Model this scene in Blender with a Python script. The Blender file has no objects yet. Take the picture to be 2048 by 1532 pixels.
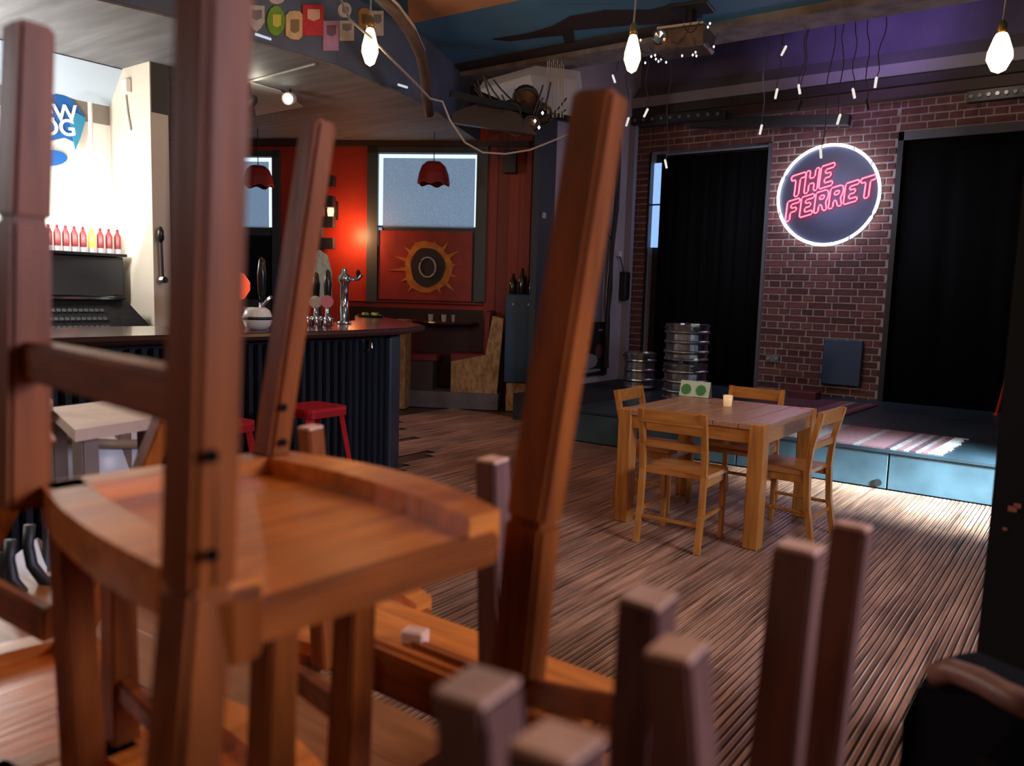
import bpy, bmesh, math, random
from mathutils import Vector, Matrix
import numpy as np
R=random.Random(7)
sc=bpy.context.scene
COL=sc.collection
PI=math.pi
# ---------------------------------------------------------------- camera
FPX=1600.; HC=1.5
YAW=math.radians(36.5); PIT=math.radians(6.45); ROLL=math.radians(1.7)
FWD=Vector((-math.sin(YAW)*math.cos(PIT),math.cos(YAW)*math.cos(PIT),-math.sin(PIT)))
_r0=Vector((math.cos(YAW),math.sin(YAW),0)); _u0=_r0.cross(FWD)
RT=_r0*math.cos(ROLL)+_u0*math.sin(ROLL); UP=-_r0*math.sin(ROLL)+_u0*math.cos(ROLL)
CP=Vector((0,0,HC))
cam=bpy.data.cameras.new('camera'); co=bpy.data.objects.new('camera',cam); COL.objects.link(co)
m=Matrix((RT,UP,-FWD)).transposed().to_4x4(); m.translation=CP; co.matrix_world=m
cam.sensor_width=36; cam.lens=FPX/2048*36; cam.clip_start=.02; cam.clip_end=60
cam.dof.use_dof=True; cam.dof.focus_distance=6.2; cam.dof.aperture_fstop=2.9
sc.camera=co
# ---------------------------------------------------------------- look, world, lights
vs=sc.view_settings; sc.display_settings.display_device='sRGB'
vs.view_transform='Standard'; vs.look='None'; vs.gamma=1; vs.use_curve_mapping=False
vs.exposure=0.0
w=bpy.data.worlds.new('world'); sc.world=w; w.use_nodes=True
w.node_tree.nodes['Background'].inputs[0].default_value=(.55,.62,.8,1)
w.node_tree.nodes['Background'].inputs[1].default_value=.014
def light(name,kind,loc,power,col,size=.1,to=None,sizey=None,spot=None,spread=None,blend=.5):
    l=bpy.data.lights.new(name,kind); l.energy=power; l.color=col
    if kind=='AREA':
        l.size=size
        if sizey: l.shape='RECTANGLE'; l.size_y=sizey
        if spread: l.spread=math.radians(spread)
    else: l.shadow_soft_size=size
    if kind=='SPOT': l.spot_size=math.radians(spot or 60); l.spot_blend=blend
    o=bpy.data.objects.new(name,l); COL.objects.link(o); o.location=loc
    if to is not None: o.rotation_euler=(Vector(to)-Vector(loc)).to_track_quat('-Z','Y').to_euler()
    return o
WARM=(1,.52,.22); COOL=(.45,.72,1)
# pendant bulbs (one light in each glowing bulb; three unseen warm fills added)
light('bulb_and_fill_light','POINT',(-4.09,3.83,3.08),42,WARM,.085)
light('bulb_and_fill_light','POINT',(-2.69,4.86,3.08),34,WARM,.085)
light('bulb_and_fill_light','POINT',(-.72,5.95,3.08),80,WARM,.11)
light('bulb_and_fill_light','POINT',(-1.0,2.1,3.1),42,WARM,.05)
light('bulb_and_fill_light','POINT',(-2.0,-.7,3.1),20,WARM,.06)
light('bulb_and_fill_light','POINT',(-3.4,1.4,3.1),20,WARM,.05)
# daylight from the street windows in the right-hand wall
light('window_and_fill_light','AREA',(2.9,5.7,2.2),88,(.60,.84,1),.8,to=(-.55,6.75,.15),sizey=.5,spread=20)
light('window_and_fill_light','AREA',(2.9,3.4,2.6),75,(.66,.74,1),1.6,to=(-1.6,3.6,.2),sizey=1.2,spread=90)
light('window_and_fill_light','AREA',(2.9,1.7,2.1),13,(.74,.74,1),1.2,to=(-.5,.8,1.25),sizey=1.2,spread=50)
light('window_and_fill_light','AREA',(-5.2,-.6,2.5),7,(.95,.95,1),1.2,to=(-2.3,1.4,.9),sizey=1.0,spread=60)  # unseen fill added to brighten the chairs at the left
# strip lamps behind the bar, plus an added soffit fill
light('bar_strip_light','AREA',(-7.25,3.2,1.95),22,(1,.94,.86),1.7,to=(-7.8,3.3,2.2),sizey=.08)
light('bar_down_light','POINT',(-7.0,2.2,2.7),46,(1,.94,.87),.12)
light('soffit_fill_light','POINT',(-7.1,2.3,2.4),75,(1,.96,.92),.15)  # unseen fill added to lift the soffit from below
light('soffit_spot_light','POINT',(-6.6,4.75,3.30),3,(1,.9,.7),.03)
# picture lamp on the red wall
light('wall_lamp_light','POINT',(-8.05,7.22,2.2),22,(1,.42,.16),.05)
# stage lamps
light('purple_stage_light','SPOT',(-2.2,8.5,4.3),75,(.50,.30,1),.1,to=(-2.5,10.4,4.75),spot=80,blend=1)
light('stage_wash','SPOT',(-3.2,7.6,3.8),75,(.80,.78,1),.12,to=(-3.0,10.4,2.2),spot=75,blend=.9)
light('ledge_wash','POINT',(-1.2,8.9,3.9),9,(1,.8,.65),.1)
light('neon_glow','POINT',(-2.9,9.95,2.8),26,(.40,.50,1),.45)
# ---------------------------------------------------------------- pixel rays meet real planes (layout survey)
def ray(x,y): return FWD+RT*((x-1024)/FPX)+UP*((766-y)/FPX)
def PZ(x,y,z): d=ray(x,y); return CP+d*((z-HC)/d.z)
def PY(x,y,v): d=ray(x,y); return CP+d*(v/d.y)
def PX(x,y,v): d=ray(x,y); return CP+d*(v/d.x)
def PD(x,y,v): return CP+ray(x,y)*v
def PP(x,y,p,n): d=ray(x,y); return CP+d*((p-CP).dot(n)/d.dot(n))
# ---------------------------------------------------------------- materials
MAT={}
def mat(name,col,rough=.6,metal=0,emit=None,es=0,noise=None,nscale=8,stretch=(1,1,1),bump=0,coat=0,rand=0,spec=None,trans=0,alpha=None,coords='Object',detail=4):
    if name in MAT: return MAT[name]
    M=bpy.data.materials.new(name); M.use_nodes=True; nt=M.node_tree; N=nt.nodes; L=nt.links
    b=N['Principled BSDF']; b.inputs['Base Color'].default_value=(*col,1)
    b.inputs['Roughness'].default_value=rough; b.inputs['Metallic'].default_value=metal
    if spec is not None: b.inputs['Specular IOR Level'].default_value=spec
    if coat: b.inputs['Coat Weight'].default_value=coat; b.inputs['Coat Roughness'].default_value=.2
    if trans: b.inputs['Transmission Weight'].default_value=trans
    if emit: b.inputs['Emission Color'].default_value=(*emit,1); b.inputs['Emission Strength'].default_value=es
    out=None
    if noise is not None or bump:
        tc=N.new('ShaderNodeTexCoord'); mp=N.new('ShaderNodeMapping'); mp.inputs['Scale'].default_value=stretch
        L.new(tc.outputs[coords],mp.inputs[0]); nz=N.new('ShaderNodeTexNoise'); nz.inputs['Scale'].default_value=nscale; nz.inputs['Detail'].default_value=detail
        L.new(mp.outputs[0],nz.inputs['Vector'])
        if noise is not None:
            r=N.new('ShaderNodeValToRGB'); r.color_ramp.elements[0].position=.32; r.color_ramp.elements[1].position=.68
            r.color_ramp.elements[0].color=(*noise,1); r.color_ramp.elements[1].color=(*col,1)
            L.new(nz.outputs[0],r.inputs[0]); out=r.outputs[0]
        if bump:
            bp=N.new('ShaderNodeBump'); bp.inputs['Strength'].default_value=bump; bp.inputs['Distance'].default_value=.01
            L.new(nz.outputs[0],bp.inputs['Height']); L.new(bp.outputs[0],b.inputs['Normal'])
    if rand:
        oi=N.new('ShaderNodeObjectInfo'); mr=N.new('ShaderNodeMapRange'); mr.inputs[3].default_value=1-rand; mr.inputs[4].default_value=1+rand
        L.new(oi.outputs['Random'],mr.inputs[0]); mx=N.new('ShaderNodeMix'); mx.data_type='RGBA'; mx.blend_type='MULTIPLY'; mx.inputs[0].default_value=1
        if out: L.new(out,mx.inputs[6])
        else: mx.inputs[6].default_value=(*col,1)
        L.new(mr.outputs[0],mx.inputs[7]); out=mx.outputs[2]
    if out: L.new(out,b.inputs['Base Color'])
    MAT[name]=M; return M
def em(name,col,s): return mat(name,(.02,.02,.02),.4,emit=col,es=s)
ST={'x':(1.2,14,14),'y':(14,1.2,14),'z':(14,14,1.2)}
def wood(tone,ax='z'):
    a,b,ro={'dark':((.33,.078,.010),(.17,.038,.006),.42),'seat':((.74,.22,.035),(.50,.13,.02),.3),'pine':((.56,.22,.040),(.38,.125,.022),.42),
         'pinetop':((.46,.24,.13),(.33,.15,.07),.36),'post':((.22,.095,.07),(.12,.055,.045),.4),'tip':((.72,.42,.30),(.6,.32,.22),.6),'table':((.36,.13,.04),(.25,.08,.022),.4)}[tone]
    return mat(f'{tone}_wood_{ax}',a,ro,noise=b,nscale=3.2,stretch=ST[ax],bump=.12,spec={'dark':.22,'post':.3}.get(tone,.4))
BLACK=mat('black_paint',(.012,.012,.014),.5); BLKM=mat('black_metal',(.02,.02,.022),.35,.6)
CLOTH=mat('black_cloth',(.004,.0038,.0048),.9,spec=.15,noise=(.003,.003,.0035),nscale=5,stretch=(3,3,.6))
STEEL=mat('steel',(.55,.56,.58),.28,1,noise=(.3,.31,.33),nscale=12); CHROME=mat('chrome',(.75,.76,.78),.12,1)
WHITE=mat('white_paint',(.78,.76,.70),.6,noise=(.7,.68,.62),nscale=3)
GREY=mat('grey_plaster',(.36,.36,.37),.75,noise=(.24,.24,.26),nscale=2.2,stretch=(3,1,1),bump=.1)
REDW=mat('red_wall_paint',(.42,.035,.014),.5,noise=(.33,.022,.01),nscale=1.5)
REDD=mat('dark_red_fabric',(.18,.018,.015),.5,noise=(.12,.01,.01),nscale=6)
REDM=mat('red_metal',(.62,.02,.03),.3,.1,coat=.4)
BLUECEIL=mat('blue_ceiling_paint',(.08,.27,.46),.6,noise=(.055,.18,.32),nscale=1.3,bump=.15)
PURP=mat('violet_wall_paint',(.17,.15,.26),.7,noise=(.12,.10,.19),nscale=2)
LEDGE=mat('grey_ledge_paint',(.30,.29,.31),.7); OSBM=mat('osb_board',(.46,.25,.09),.6,noise=(.22,.10,.035),nscale=22,stretch=(1,1,.5),bump=.2)
TEAL=mat('dark_blue_paint',(.02,.055,.11),.5); TEALS=mat('stage_paint',(.065,.115,.135),.5,noise=(.03,.055,.068),nscale=3,bump=.2)
WIRE=mat('wire_black',(.02,.018,.018),.6); WIREL=mat('wire_grey',(.3,.28,.26),.5)
# ---------------------------------------------------------------- mesh helpers
def new(name,bm,material,parent=None,smooth=False,**kw):
    me=bpy.data.meshes.new(name); bmesh.ops.recalc_face_normals(bm,faces=bm.faces); bm.to_mesh(me); bm.free()
    ms=material if isinstance(material,(list,tuple)) else [material]
    for x in ms: me.materials.append(x)
    if smooth:
        for p in me.polygons: p.use_smooth=True
    o=bpy.data.objects.new(name,me); COL.objects.link(o)
    if parent is not None:
        o.parent=parent
        o.matrix_parent_inverse=parent.matrix_world.inverted()
    for k,v in kw.items(): o[k]=v
    return o
def thing(name,label,cat,loc=(0,0,0),group=None,rot=0):
    o=bpy.data.objects.new(name,None); COL.objects.link(o); o.empty_display_size=.1
    o.matrix_world=Matrix.Translation(Vector(loc))@Matrix.Rotation(rot,4,'Z')
    o['label']=label; o['category']=cat
    if group: o['group']=group
    return o
def tag(o,label,cat,group=None):
    o['label']=label; o['category']=cat
    if group: o['group']=group
    return o
def struct(o): o['kind']='structure'; return o
def copy_tree(o,parent=None):
    c=o.copy(); COL.objects.link(c)
    if parent is not None: c.parent=parent
    for ch in o.children: copy_tree(ch,c)
    return c
def box(bm,c,s,rot=None,bev=0):
    r=bmesh.ops.create_cube(bm,size=1); vs_=r['verts']
    M=Matrix.Translation(Vector(c))@(rot.to_4x4() if rot is not None else Matrix.Identity(4))@Matrix.Diagonal((*s,1))
    bmesh.ops.transform(bm,matrix=M,verts=vs_)
    if bev:
        es=list({e for v in vs_ for e in v.link_edges}); bmesh.ops.bevel(bm,geom=es,offset=bev,segments=1,affect='EDGES')
    return bm
def bx(c,s,rot=None,bev=0): return box(bmesh.new(),c,s,rot,bev)
def span(a,b,bev=0): # box from min to max
    a=Vector(a);b=Vector(b); return bx((a+b)/2,[abs(t) for t in (b-a)],None,bev)
def beam(bm,p0,p1,w,d,w2=None,d2=None,side=(1,0,0),bev=.004):
    p0=Vector(p0);p1=Vector(p1); z=(p1-p0).normalized(); x=Vector(side); x=(x-z*x.dot(z)).normalized(); y=z.cross(x)
    w2=w2 or w; d2=d2 or d; v=[]
    for p,a,b in ((p0,w,d),(p1,w2,d2)):
        for sx,sy in ((-1,-1),(1,-1),(1,1),(-1,1)): v.append(bm.verts.new(p+x*(sx*a/2)+y*(sy*b/2)))
    f=[(0,1,2,3),(7,6,5,4),(0,4,5,1),(1,5,6,2),(2,6,7,3),(3,7,4,0)]
    fs=[bm.faces.new([v[i] for i in q]) for q in f]
    if bev: bmesh.ops.bevel(bm,geom=list({e for q in fs for e in q.edges}),offset=bev,segments=2,affect='EDGES')
    return bm
def bm_beam(*a,**k): return beam(bmesh.new(),*a,**k)
def tube(bm,pts,r,n=6,closed=False):
    pts=[Vector(p) for p in pts]; rings=[]; N=len(pts)
    for i,p in enumerate(pts):
        if closed: t=pts[(i+1)%N]-pts[i-1]
        else: t=pts[min(i+1,N-1)]-pts[max(i-1,0)]
        if t.length<1e-9: t=Vector((0,0,1))
        t.normalize(); a=Vector((0,0,1)) if abs(t.z)<.9 else Vector((1,0,0)); u=t.cross(a).normalized(); v=t.cross(u)
        rr=r[i] if isinstance(r,(list,tuple)) else r
        rings.append([bm.verts.new(p+u*(rr*math.cos(2*PI*k/n))+v*(rr*math.sin(2*PI*k/n))) for k in range(n)])
    for i in range(N if closed else N-1):
        A=rings[i];B=rings[(i+1)%N]
        # match twist
        best=min(range(n),key=lambda s:(B[s].co-A[0].co).length) if closed and i==N-1 else 0
        for k in range(n):
            bm.faces.new((A[k],A[(k+1)%n],B[(k+1+best)%n],B[(k+best)%n]))
    if not closed:
        bm.faces.new(rings[0]); bm.faces.new(rings[-1][::-1])
    return bm
def bt(pts,r,n=6,closed=False): return tube(bmesh.new(),pts,r,n,closed)
def lathe(bm,prof,c=(0,0,0),n=20,axis=None):
    c=Vector(c); rings=[]
    q=Vector((0,0,1)).rotation_difference(Vector(axis).normalized()) if axis is not None else None
    def T(v): return c+(q@v if q else v)
    for r,z in prof:
        rings.append([bm.verts.new(T(Vector((max(r,.0004)*math.cos(2*PI*k/n),max(r,.0004)*math.sin(2*PI*k/n),z)))) for k in range(n)])
    for A,B in zip(rings,rings[1:]):
        for k in range(n): bm.faces.new((A[k],A[(k+1)%n],B[(k+1)%n],B[k]))
    bm.faces.new(rings[0]); bm.faces.new(rings[-1])
    return bm
def bl(prof,c=(0,0,0),n=20,axis=None): return lathe(bmesh.new(),prof,c,n,axis)
def prism(bm,poly,off):
    poly=[Vector(p) for p in poly]; off=Vector(off)
    a=[bm.verts.new(p) for p in poly]; b=[bm.verts.new(p+off) for p in poly]; n=len(a)
    bm.faces.new(a); bm.faces.new(b[::-1])
    for i in range(n): bm.faces.new((a[i],b[i],b[(i+1)%n],a[(i+1)%n]))
    return bm
def bp(poly,off): return prism(bmesh.new(),poly,off)
def text_mesh(body,size,ext=.004,spacing=1.0):
    cu=bpy.data.curves.new('t','FONT'); cu.body=body; cu.size=size; cu.extrude=ext; cu.align_x='CENTER'; cu.align_y='CENTER'; cu.offset=size*.02; cu.space_line=.75
    o=bpy.data.objects.new('t',cu); me=bpy.data.meshes.new_from_object(o); bpy.data.objects.remove(o); return me
def catenary(a,b,sag,n=12):
    a=Vector(a);b=Vector(b); return [a.lerp(b,i/n)-Vector((0,0,sag*4*(i/n)*(1-i/n))) for i in range(n+1)]
# ================================================================ SETTING
FLOORM=mat('floor_base',(.10,.05,.035),.45,noise=(.06,.03,.025),nscale=4)
def plank_material():
    M=bpy.data.materials.new('floor_strips'); M.use_nodes=True; nt=M.node_tree; N=nt.nodes; L=nt.links; b=N['Principled BSDF']
    tc=N.new('ShaderNodeTexCoord'); geo=N.new('ShaderNodeNewGeometry'); sep=N.new('ShaderNodeSeparateXYZ'); L.new(tc.outputs['Object'],sep.inputs[0])
    mp=N.new('ShaderNodeMapping'); mp.inputs['Scale'].default_value=(30,1.5,1); L.new(geo.outputs['Position'],mp.inputs[0])
    nz=N.new('ShaderNodeTexNoise'); nz.inputs['Scale'].default_value=1.0; nz.inputs['Detail'].default_value=5; L.new(mp.outputs[0],nz.inputs['Vector'])
    n2=N.new('ShaderNodeTexNoise'); n2.inputs['Scale'].default_value=1.1; n2.inputs['Detail'].default_value=4; L.new(geo.outputs['Position'],n2.inputs['Vector'])
    r=N.new('ShaderNodeValToRGB'); e=r.color_ramp.elements; e[0].position=.3; e[0].color=(.10,.042,.022,1); e[1].position=.64; e[1].color=(.60,.31,.17,1)
    L.new(nz.outputs[0],r.inputs[0])
    r2=N.new('ShaderNodeValToRGB'); e=r2.color_ramp.elements; e[0].position=.35; e[0].color=(.62,.5,.5,1); e[1].position=.65; e[1].color=(1.15,1,.95,1)
    L.new(n2.outputs[0],r2.inputs[0])
    mx=N.new('ShaderNodeMix'); mx.data_type='RGBA'; mx.blend_type='MULTIPLY'; mx.inputs[0].default_value=1; L.new(r.outputs[0],mx.inputs[6]); L.new(r2.outputs[0],mx.inputs[7])
    oi=N.new('ShaderNodeObjectInfo'); mr=N.new('ShaderNodeMapRange'); mr.inputs[3].default_value=.72; mr.inputs[4].default_value=1.2; L.new(oi.outputs['Random'],mr.inputs[0])
    m2=N.new('ShaderNodeMix'); m2.data_type='RGBA'; m2.blend_type='MULTIPLY'; m2.inputs[0].default_value=1; L.new(mx.outputs[2],m2.inputs[6]); L.new(mr.outputs[0],m2.inputs[7])
    L.new(m2.outputs[2],b.inputs['Base Color']); b.inputs['Roughness'].default_value=.36
    bp_=N.new('ShaderNodeBump'); bp_.inputs['Strength'].default_value=.25; bp_.inputs['Distance'].default_value=.004; L.new(nz.outputs[0],bp_.inputs['Height']); L.new(bp_.outputs[0],b.inputs['Normal'])
    return M
PLK=plank_material()
SHEEN=mat('sheen_strip_edge',(.74,.56,.46),.4,noise=(.24,.13,.09),nscale=2.6,stretch=(1,1,1))  # pale colour paints window sheen along the strip edges
GROOVE=mat('floor_groove',(.05,.025,.018),.7)
floor=struct(new('floor',span((-11,-2,-.06),(4,10.4,-.012)),FLOORM))
def plank_mesh(L_):
    # four narrow reeds with a pale painted-sheen arris and a dark groove between them
    bm=bmesh.new(); W=.116; n=4; p=W/n; prof=[]
    for i in range(n):
        x=-W/2+i*p
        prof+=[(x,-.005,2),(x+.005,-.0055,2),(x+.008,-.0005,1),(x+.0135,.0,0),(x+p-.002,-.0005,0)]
    prof.append((W/2,-.005,0))
    a=[bm.verts.new((x,-L_/2,z)) for x,z,_ in prof]; b=[bm.verts.new((x,L_/2,z)) for x,z,_ in prof]
    for i in range(len(prof)-1):
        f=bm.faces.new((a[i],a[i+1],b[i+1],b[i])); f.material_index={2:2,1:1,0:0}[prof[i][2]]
    me=bpy.data.meshes.new('plank'); bm.normal_update()
    for f in bm.faces:
        if f.normal.z<0: f.normal_flip()
    bm.to_mesh(me); bm.free()
    for x in (PLK,SHEEN,GROOVE): me.materials.append(x)
    return me
PM={}
cnt=0
def add_plank(x,y0,y1):
    global cnt
    L_=round(y1-y0-.004,2)
    if L_<.25: return
    if L_ not in PM: PM[L_]=plank_mesh(L_)
    o=bpy.data.objects.new('plank',PM[L_]); COL.objects.link(o); o.parent=floor; o.location=(x,(y0+y1)/2,0); cnt+=1
stuff_b=[]
i=0
x=.25
while x>-6.7:
    ys=1.3 if x>-2.2 else (2.0 if x>-3.2 else (3.0 if x>-4.3 else 5.2 + max(0,(-4.5-x))*.75)); ye=6.93 if x>-4.5 else (8.4 if x>-5.6 else 7.75)
    if x>-4.45 and x<-4.3: ye=6.93
    y=ys-R.random()*1.2
    while y<ye-.01:
        L_=R.choice((1.8,2.2,2.6)); y1=min(y+L_,ye); 
        if ye-y1<.3: y1=ye
        add_plank(x,max(y,ys-.8),y1); y=y1
    x-=.1165
# ---- brick wall
BR=[mat('brick_red',(.17,.060,.048),.85,noise=(.10,.034,.032),nscale=9,bump=.4,rand=.4)]
MORT=mat('mortar',(.46,.39,.38),.9,noise=(.34,.28,.27),nscale=20)
YB=10.4
wb=struct(bpy.data.objects.new('wall_back',None)); COL.objects.link(wb); wb.location=(-2.5,YB,0)
bpy.context.view_layer.update()
def wpart(name,bm,m_,**k): return new(name,bm,m_,wb,**k)
zt=3.98
for a,b,z0,z1 in ((-5.75,-5.40,.0,zt),(-3.66,-2.17,.0,zt),(-5.40,-3.66,3.52,zt),(-2.17,3.0,3.48,zt)):
    wpart('mortar_bed',span((a,YB+.008,z0),(b,YB+.25,z1)),MORT)
wpart('upper_wall',span((-5.75,YB,zt),(3,YB+.25,6.0)),PURP)
CH=.0875; SL=.292
def brick_mesh(L_):
    bm=bx((0,0,0),(L_-.007,.014,CH-.020),bev=.003); me=bpy.data.meshes.new('brick'); bm.to_mesh(me); bm.free(); me.materials.append(BR[0]); return me
BMH={}
rest=bmesh.new(); nb=0
def put_brick(x0,x1,z,single):
    global nb
    L_=round(x1-x0-.013,3)
    if L_<.03: return
    if single and nb<300:
        if L_ not in BMH: BMH[L_]=brick_mesh(L_)
        o=bpy.data.objects.new('brick',BMH[L_]); COL.objects.link(o); o.parent=wb
        o.location=((x0+x1)/2+2.5,R.uniform(-.004,.004),z); nb+=1
    else: box(rest,((x0+x1)/2,YB+R.uniform(-.003,.004),z),(L_-.007,.014,CH-.020))
def course(a,b,z,k,single):
    s=SL if k%2==0 else SL/2
    x=a-(0 if k%2==0 else s/2); 
    while x<b-.005:
        put_brick(max(x,a),min(x+s,b),z,single); x+=s
for k in range(45):
    z=.05+k*CH
    if z>zt-.03: break
    if z>.3: course(-3.66,-2.17,z,k,True)
for k in range(45):
    z=.05+k*CH
    if z>zt-.03: break
    if z>.3: course(-5.62,-5.40,z,k,False)
    if z>3.54: course(-5.40,-3.66,z,k,False)
    if z>3.50: course(-2.17,.6,z,k,False)
wpart('brick_courses',rest,BR[0],kind='stuff')
# openings
wpart('reveal',span((-5.40,YB+.22,.3),(-3.66,YB+.3,3.6)),BLACK); wpart('reveal',span((-2.17,YB+.22,.3),(3,YB+.3,3.6)),BLACK)
# daylight leaks around the stage blind
DAY=em('daylight_pane',(.30,.52,1),1.1); DAY2=em('daylight_gap',(.6,.85,1),.7)
win=struct(new('window_3',span((-5.37,YB+.10,2.2),(-5.25,YB+.11,3.38)),DAY))
new('glazing_gap',span((-3.70,YB+.015,2.45),(-3.685,YB+.02,3.42)),DAY2,win)
new('frame',span((-5.40,YB+.0,2.78),(-5.22,YB+.03,2.80)),BLKM,win)
new('head_rail',bt([(-5.15,YB+.0,3.47),(-3.7,YB+.0,3.47)],.018),mat('rail_grey',(.4,.42,.45),.3,.5),win)
def curtain(name,x0,x1,z0,z1,y,label,amp=.02,n=60):
    bm=bmesh.new(); A=[];B=[]
    for i in range(n+1):
        t=i/n; x=x0+(x1-x0)*t; d=amp*math.sin(t*n*.9+math.sin(i*.7)*1.3)
        A.append([bm.verts.new((x,y+d*.6,z1)),bm.verts.new((x,y+d,(z0+z1)/2)),bm.verts.new((x,y+d*1.2,z0))])
    for a,b in zip(A,A[1:]):
        for k in range(2): bm.faces.new((a[k],b[k],b[k+1],a[k+1]))
    o=new(name,bm,CLOTH,smooth=True); md=o.modifiers.new('s','SOLIDIFY'); md.thickness=.008
    return tag(o,label,'curtain')
curtain('blackout_curtain',-5.24,-3.72,.34,3.44,YB+.07,'long black curtain left of the brick pillar, behind the steel kegs')
curtain('blackout_curtain',-2.13,1.6,.34,3.40,YB+.07,'wide black curtain right of the brick pillar with the neon sign')
new('side_frame',span((-2.17,YB-.01,.32),(-2.11,YB+.03,3.5)),BLACK,wb); new('head_frame',span((-2.17,YB-.01,3.40),(2,YB+.03,3.50)),mat('frame_grey',(.08,.085,.1),.4),wb)
new('side_frame',span((-5.40,YB-.01,.32),(-5.37,YB+.02,3.52)),BLACK,wb); new('side_frame',span((-3.70,YB-.02,.32),(-3.66,YB+.012,3.5)),mat('frame_grey',(.08,.085,.1),.4),wb)
# beam, ledge and mouldings over the brick
new('cornice',span((-5.6,YB-.22,3.98),(3,YB,4.08)),mat('cornice_dark',(.035,.025,.022),.6),wb)
new('cornice',span((-5.6,YB-.16,3.86),(3,YB,3.975)),mat('cornice_brown',(.06,.035,.028),.6),wb)
new('ledge',span((-5.6,YB-.25,4.09),(3,YB,4.22)),LEDGE,wb)
for k in range(4): new('moulding',span((-5.6,YB-.2+.04*k,4.225+.045*k),(3,YB,4.26+.045*k)),mat('moulding_paint',(.10,.095,.12),.7),wb)
# ---- side wall of the stage
XS=-5.59
wl=struct(new('wall_left',span((XS-.07,8.03,0),(XS,YB,6)),mat('pale_wall',(.46,.42,.43),.7,noise=(.36,.33,.34),nscale=2)))
new('wall_panel',span((XS,8.7,.9),(XS+.012,9.55,2.14)),mat('grey_panel',(.16,.16,.17),.6),wl)
new('panel_batten',span((XS,8.7,1.86),(XS+.022,9.5,1.885)),mat('grey_panel2',(.10,.10,.11),.6),wl)
new('corner_post',span((XS,10.12,.3),(XS+.10,10.2,3.9)),mat('grey_post',(.30,.29,.33),.6),wl)
new('blue_pilaster',span((XS-.07,7.95,0),(XS+.02,8.30,4.1)),mat('pilaster_blue',(.018,.028,.038),.6),wl)
# ---- red wall of the seating bay
RP=PD(860,450,10.6); RN=Vector((.485,-.875,0)).normalized(); RD=Vector((.875,.485,0)).normalized()
def RW(x,y,off=0): return PP(x,y,RP,RN)+RN*off
ang=math.atan2(RD.y,RD.x); RROT=Matrix.Rotation(ang,3,'Z')
def rbox(xa,ya,xb,yb,d0,d1): # box on the red wall between two surveyed corners
    a=RW(xa,ya); b=RW(xb,yb); c=(a+b)/2+RN*((d0+d1)/2); W=abs((b-a).dot(RD)); return bx(c,(W,abs(d1-d0),abs(a.z-b.z)),RROT)
c0=RW(250,450); c1=RW(1068,450)
wr=struct(new('wall_red',bx((c0+c1)/2*1.0+RN*-.1+Vector((0,0,2.0-(c0.z+c1.z)/2)),((c1-c0).length,.2,4.4),RROT),REDW))
for xa in (978,1000,1021,1042): new('vertical_board',rbox(xa,240,xa+13,640,0,.05),mat('red_board',(.22,.018,.014),.5,rand=.3),wr)
new('cornice_strip',rbox(480,282,1060,296,0,.10),mat('dark_brown',(.05,.02,.015),.6),wr)
new('shadow_panel',rbox(700,612,1000,800,0,.02),mat('shadow_dark',(.035,.008,.007),.6),wr)  # dark sheet paints the shade under the booth table
new('dado_ledge',rbox(700,601,965,609,0,.09),mat('red_ledge',(.30,.05,.03),.4),wr)
FR=mat('window_frame_dark',(.05,.06,.07),.5); PANE=em('window_daylight_pane',(.66,.85,1),1.35)
BL=bpy.data.materials.new('backlit_blind'); BL.use_nodes=True; nt=BL.node_tree; N=nt.nodes
tr=N.new('ShaderNodeBsdfTranslucent'); df=N.new('ShaderNodeBsdfDiffuse'); mx=N.new('ShaderNodeMixShader'); mx.inputs[0].default_value=.75
nz=N.new('ShaderNodeTexNoise'); nz.inputs['Scale'].default_value=45; rr=N.new('ShaderNodeValToRGB'); rr.color_ramp.elements[0].color=(.38,.43,.50,1); rr.color_ramp.elements[1].color=(.66,.72,.78,1)
nt.links.new(nz.outputs[0],rr.inputs[0]); nt.links.new(rr.outputs[0],tr.inputs[0]); nt.links.new(rr.outputs[0],df.inputs[0])
nt.links.new(df.outputs[0],mx.inputs[1]); nt.links.new(tr.outputs[0],mx.inputs[2]); nt.links.new(mx.outputs[0],N['Material Output'].inputs[0])
def redwindow(name,xa,xb,ytop,ybl,ybot,paint):
    f=struct(new(name,rbox(xa-18,ytop-14,xb+14,ybot+2,0,.03),FR))
    new('pane',rbox(xa,ytop,xb,ybl-3,.031,.036),PANE,f)
    for q in ((xa-18,ytop-14,xa,ybot),(xb,ytop-14,xb+14,ybot),(xa-18,ytop-14,xb+14,ytop)): new('jamb',rbox(*q,.03,.09),FR,f)
    new('side_glow',rbox(xa+1,ybl-3,xa+8,ybl+34,.031,.036),em('window_glow_low',(.5,.7,1),.5),f)
    a=rbox(xa+12,ytop+8,xb-8,ybl,.045,.049)
    bl=tag(new('roller_blind',a,BL),paint[0],'blind')
    new('bottom_bar',rbox(xa+12,ybl-3,xb-8,ybl+2,.043,.055),FR,bl)
    return f
w1=redwindow('window_1',757,957,309,458,604,('pale blue roller blind half lowered in the window above the sunburst panel',))
w2=redwindow('window_2',455,549,316,458,640,('pale blue roller blind in the narrow window left of the block column',))
new('lower_pane',rbox(455,470,549,600,.037,.04),mat('dark_glass',(.012,.014,.018),.15),w2)
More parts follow.
